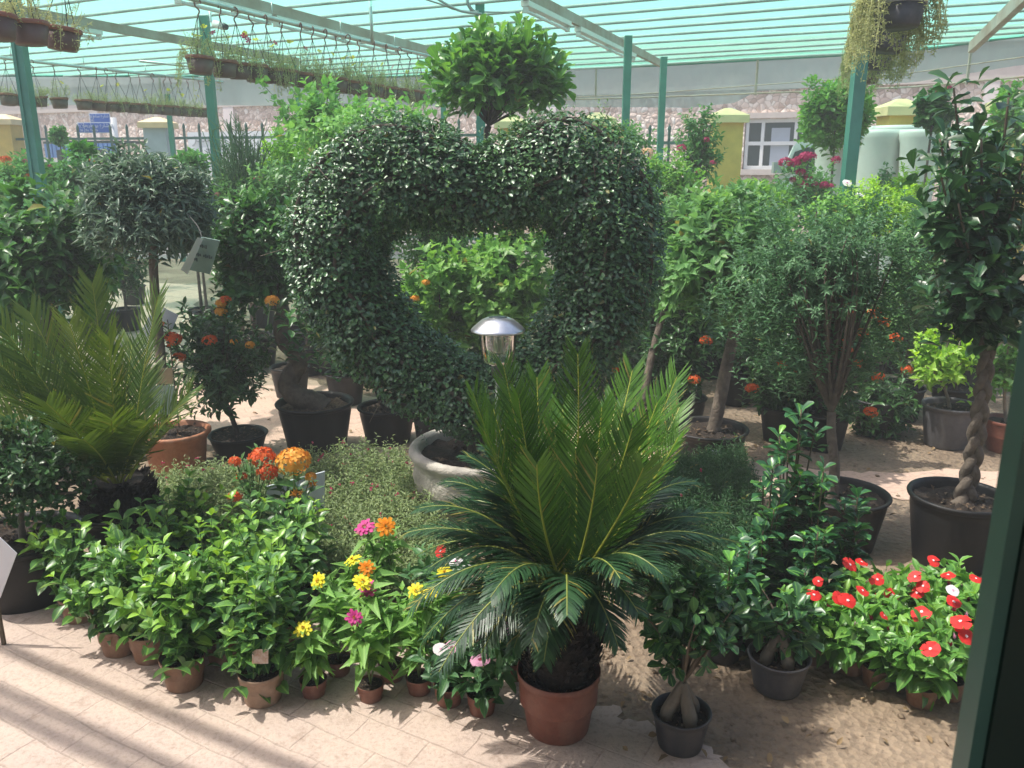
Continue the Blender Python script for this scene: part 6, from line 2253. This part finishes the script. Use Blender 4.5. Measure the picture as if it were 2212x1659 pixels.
# extra fringe for the right row comes from its own trailing stems; blooms
for o, n, cols in pend:
    for j in range(n):
        c = cols[j % len(cols)]
        a = rng.random() * 6.28
        q = np.array(o.location) + [math.cos(a) * .07, math.sin(a) * .07, .125 + rng.uniform(.16, .27)]
        mb = MB()
        ring_petals(mb, q, nrm(np.array([0, -.6, .8]) + rng.normal(size=3) * .3), 5, .028, .024, T_FAN, 0, .35, .05)
        mb.tube(np.array([q, [o.location[0], o.location[1], o.location[2] + .12]]), .0016, 4, 1)
        f = mb.build('flower', [M['p_yel' if c == 'y' else 'p_boug'], M['stem']], o)

# vines trailing from the middle row down to the climbers
t = thing('trailing_vine', 'pale vine trailing from the middle hanging pots down to the bushes', 'vine', AT(680, 300, 7.6) * [1, 1, 0])
mb, sb = MB(), MB()
for P in ([(560, 175), (600, 215), (650, 250), (700, 300)], [(700, 185), (690, 225), (740, 260), (760, 300)], [(790, 200), (770, 235), (800, 262), (850, 290)], [(845, 215), (870, 240), (900, 262), (905, 300)], [(640, 185), (625, 230), (600, 262), (615, 310)],
          [(930, 190), (915, 230), (925, 262), (890, 300)], [(660, 240), (640, 260), (690, 290), (730, 330)]):
    L_ = catmull([AT(x, y, 7.7 - .25 * i) for i, (x, y) in enumerate(P)], 8)
    sb.tube(L_, .004, 5, 0)
    shoots(mb, T_HEARTL, L_[::2] + rng.normal(size=L_[::2].shape) * .03, rdir(len(L_[::2])), .06, 4, .06, .045, 0, .2, .8)
mb.build('foliage', M['vine'], t)
sb.build('stems', M['stem'], t)

# ================================================================== LITTER ON THE GROUND (uncountable)
mb = MB()
n = 420
pts = np.array([G(x, y) for x, y in zip(rng.uniform(200, 2100, n), rng.uniform(700, 1130, n))] + [G(x, y) for x, y in zip(rng.uniform(1250, 2080, 40), rng.uniform(1420, 1650, 40))])
n = len(pts)
pts[:, 2] = .012
mb.leaves(T_OVATE, pts, nrm(rdir(n) * [1, 1, .25]), nrm(rdir(n) * .5 + UP), .018 + .03 * rng.random(n), .010 + .012 * rng.random(n), (0), None)
o = mb.build('leaf_litter', simple('dry_leaf', (.16, .10, .05), .8, scale=3, col2=(.36, .26, .13)))
tag(o, 'dry fallen leaves scattered over the soil and paving', 'litter', None, 'stuff')
mb = MB()
cx_ = np.concatenate([rng.normal(1300, 30, 160), rng.uniform(1390, 2080, 90), rng.uniform(1600, 2150, 90)])
cy_ = np.concatenate([rng.normal(1400, 16, 160), rng.uniform(1420, 1600, 90), rng.uniform(930, 1080, 90)])
for x, y in zip(cx_, cy_):
    q = G(x, y)
    r_ = .002 + .007 * rng.random() ** 4
    d = rdir(8)
    v = np.array([[i, j, k] for i in (-1, 1) for j in (-1, 1) for k in (-1, 1)], float) * r_ * (.7 + .6 * rng.random((8, 1)))
    mb.add(v + q + [0, 0, r_ * .4], np.array([[0, 1, 3, 2], [4, 6, 7, 5], [0, 4, 5, 1], [2, 3, 7, 6], [0, 2, 6, 4], [1, 5, 7, 3]]), 0, smooth=True)
o = mb.build('clods', M['ground'])
tag(o, 'small crumbs and clods of dry earth lying on the bare soil', 'clods', None, 'stuff')
VEIL_DENSITY = .0108
# thin bright haze added to stand in for the milky window glass
m, nt, out = newmat('glass_veil')
pv = N_(nt, 'ShaderNodeVolumePrincipled', Density=VEIL_DENSITY)
pv.inputs['Color'].default_value = (.88, .93, .91, 1)
nt.links.new(pv.outputs[0], out.inputs['Volume'])
if VEIL_DENSITY > 0:
    mb = MB()
    mb.box([0, 22, 2.1], [150, 115, 6.2])
    o = mb.build('veil', m)
    tag(o, 'thin pale haze added to stand in for the milky window glass', 'veil', None, 'stuff')
# ================================================================== LIGHT, CAMERA, RENDER
w = bpy.data.worlds.new('World')
SC.world = w
w.use_nodes = True
nt = w.node_tree
bg = nt.nodes['Background']
sky = nt.nodes.new('ShaderNodeTexSky')
sky.sky_type = 'NISHITA'
sky.sun_disc = False
EL = math.asin(sdir[2])
sky.sun_elevation = EL
sky.sun_rotation = math.atan2(sdir[0], sdir[1])
sky.air_density = 1.0
sky.dust_density = 4.0
sky.ozone_density = 1.0
nt.links.new(sky.outputs[0], bg.inputs['Color'])
bg.inputs['Strength'].default_value = 0.15
su = bpy.data.lights.new('sun', 'SUN')
su.energy = 2.9
su.angle = math.radians(.53)
su.color = (1.0, .955, .88)
so = bpy.data.objects.new('sun', su)
COL.objects.link(so)
so.rotation_euler = Vector(-sdir).to_track_quat('-Z', 'Y').to_euler()
so.location = (0, 0, 20)

cam = bpy.data.cameras.new('camera')
cam.sensor_width = 36
cam.lens = 36 * FPX / CW
cam.clip_start = .05
cam.clip_end = 600
cam.dof.use_dof = True
cam.dof.focus_distance = 3.4
cam.dof.aperture_fstop = 13
co_ = bpy.data.objects.new('camera', cam)
COL.objects.link(co_)
co_.location = (0, 0, CAMZ)
co_.rotation_euler = (math.pi / 2 - PITCH, 0, 0)
SC.camera = co_
vs = SC.view_settings
SC.display_settings.display_device = 'sRGB'
vs.view_transform = 'Standard'
vs.look = 'None'
vs.exposure = 0.85
vs.gamma = 1.0
cy = SC.cycles
cy.max_bounces = 8
cy.diffuse_bounces = 4
cy.transmission_bounces = 4
cy.transparent_max_bounces = 12
cy.use_denoising = True
cy.sample_clamp_indirect = 6
cy.volume_bounces = 0
cy.volume_max_steps = 32
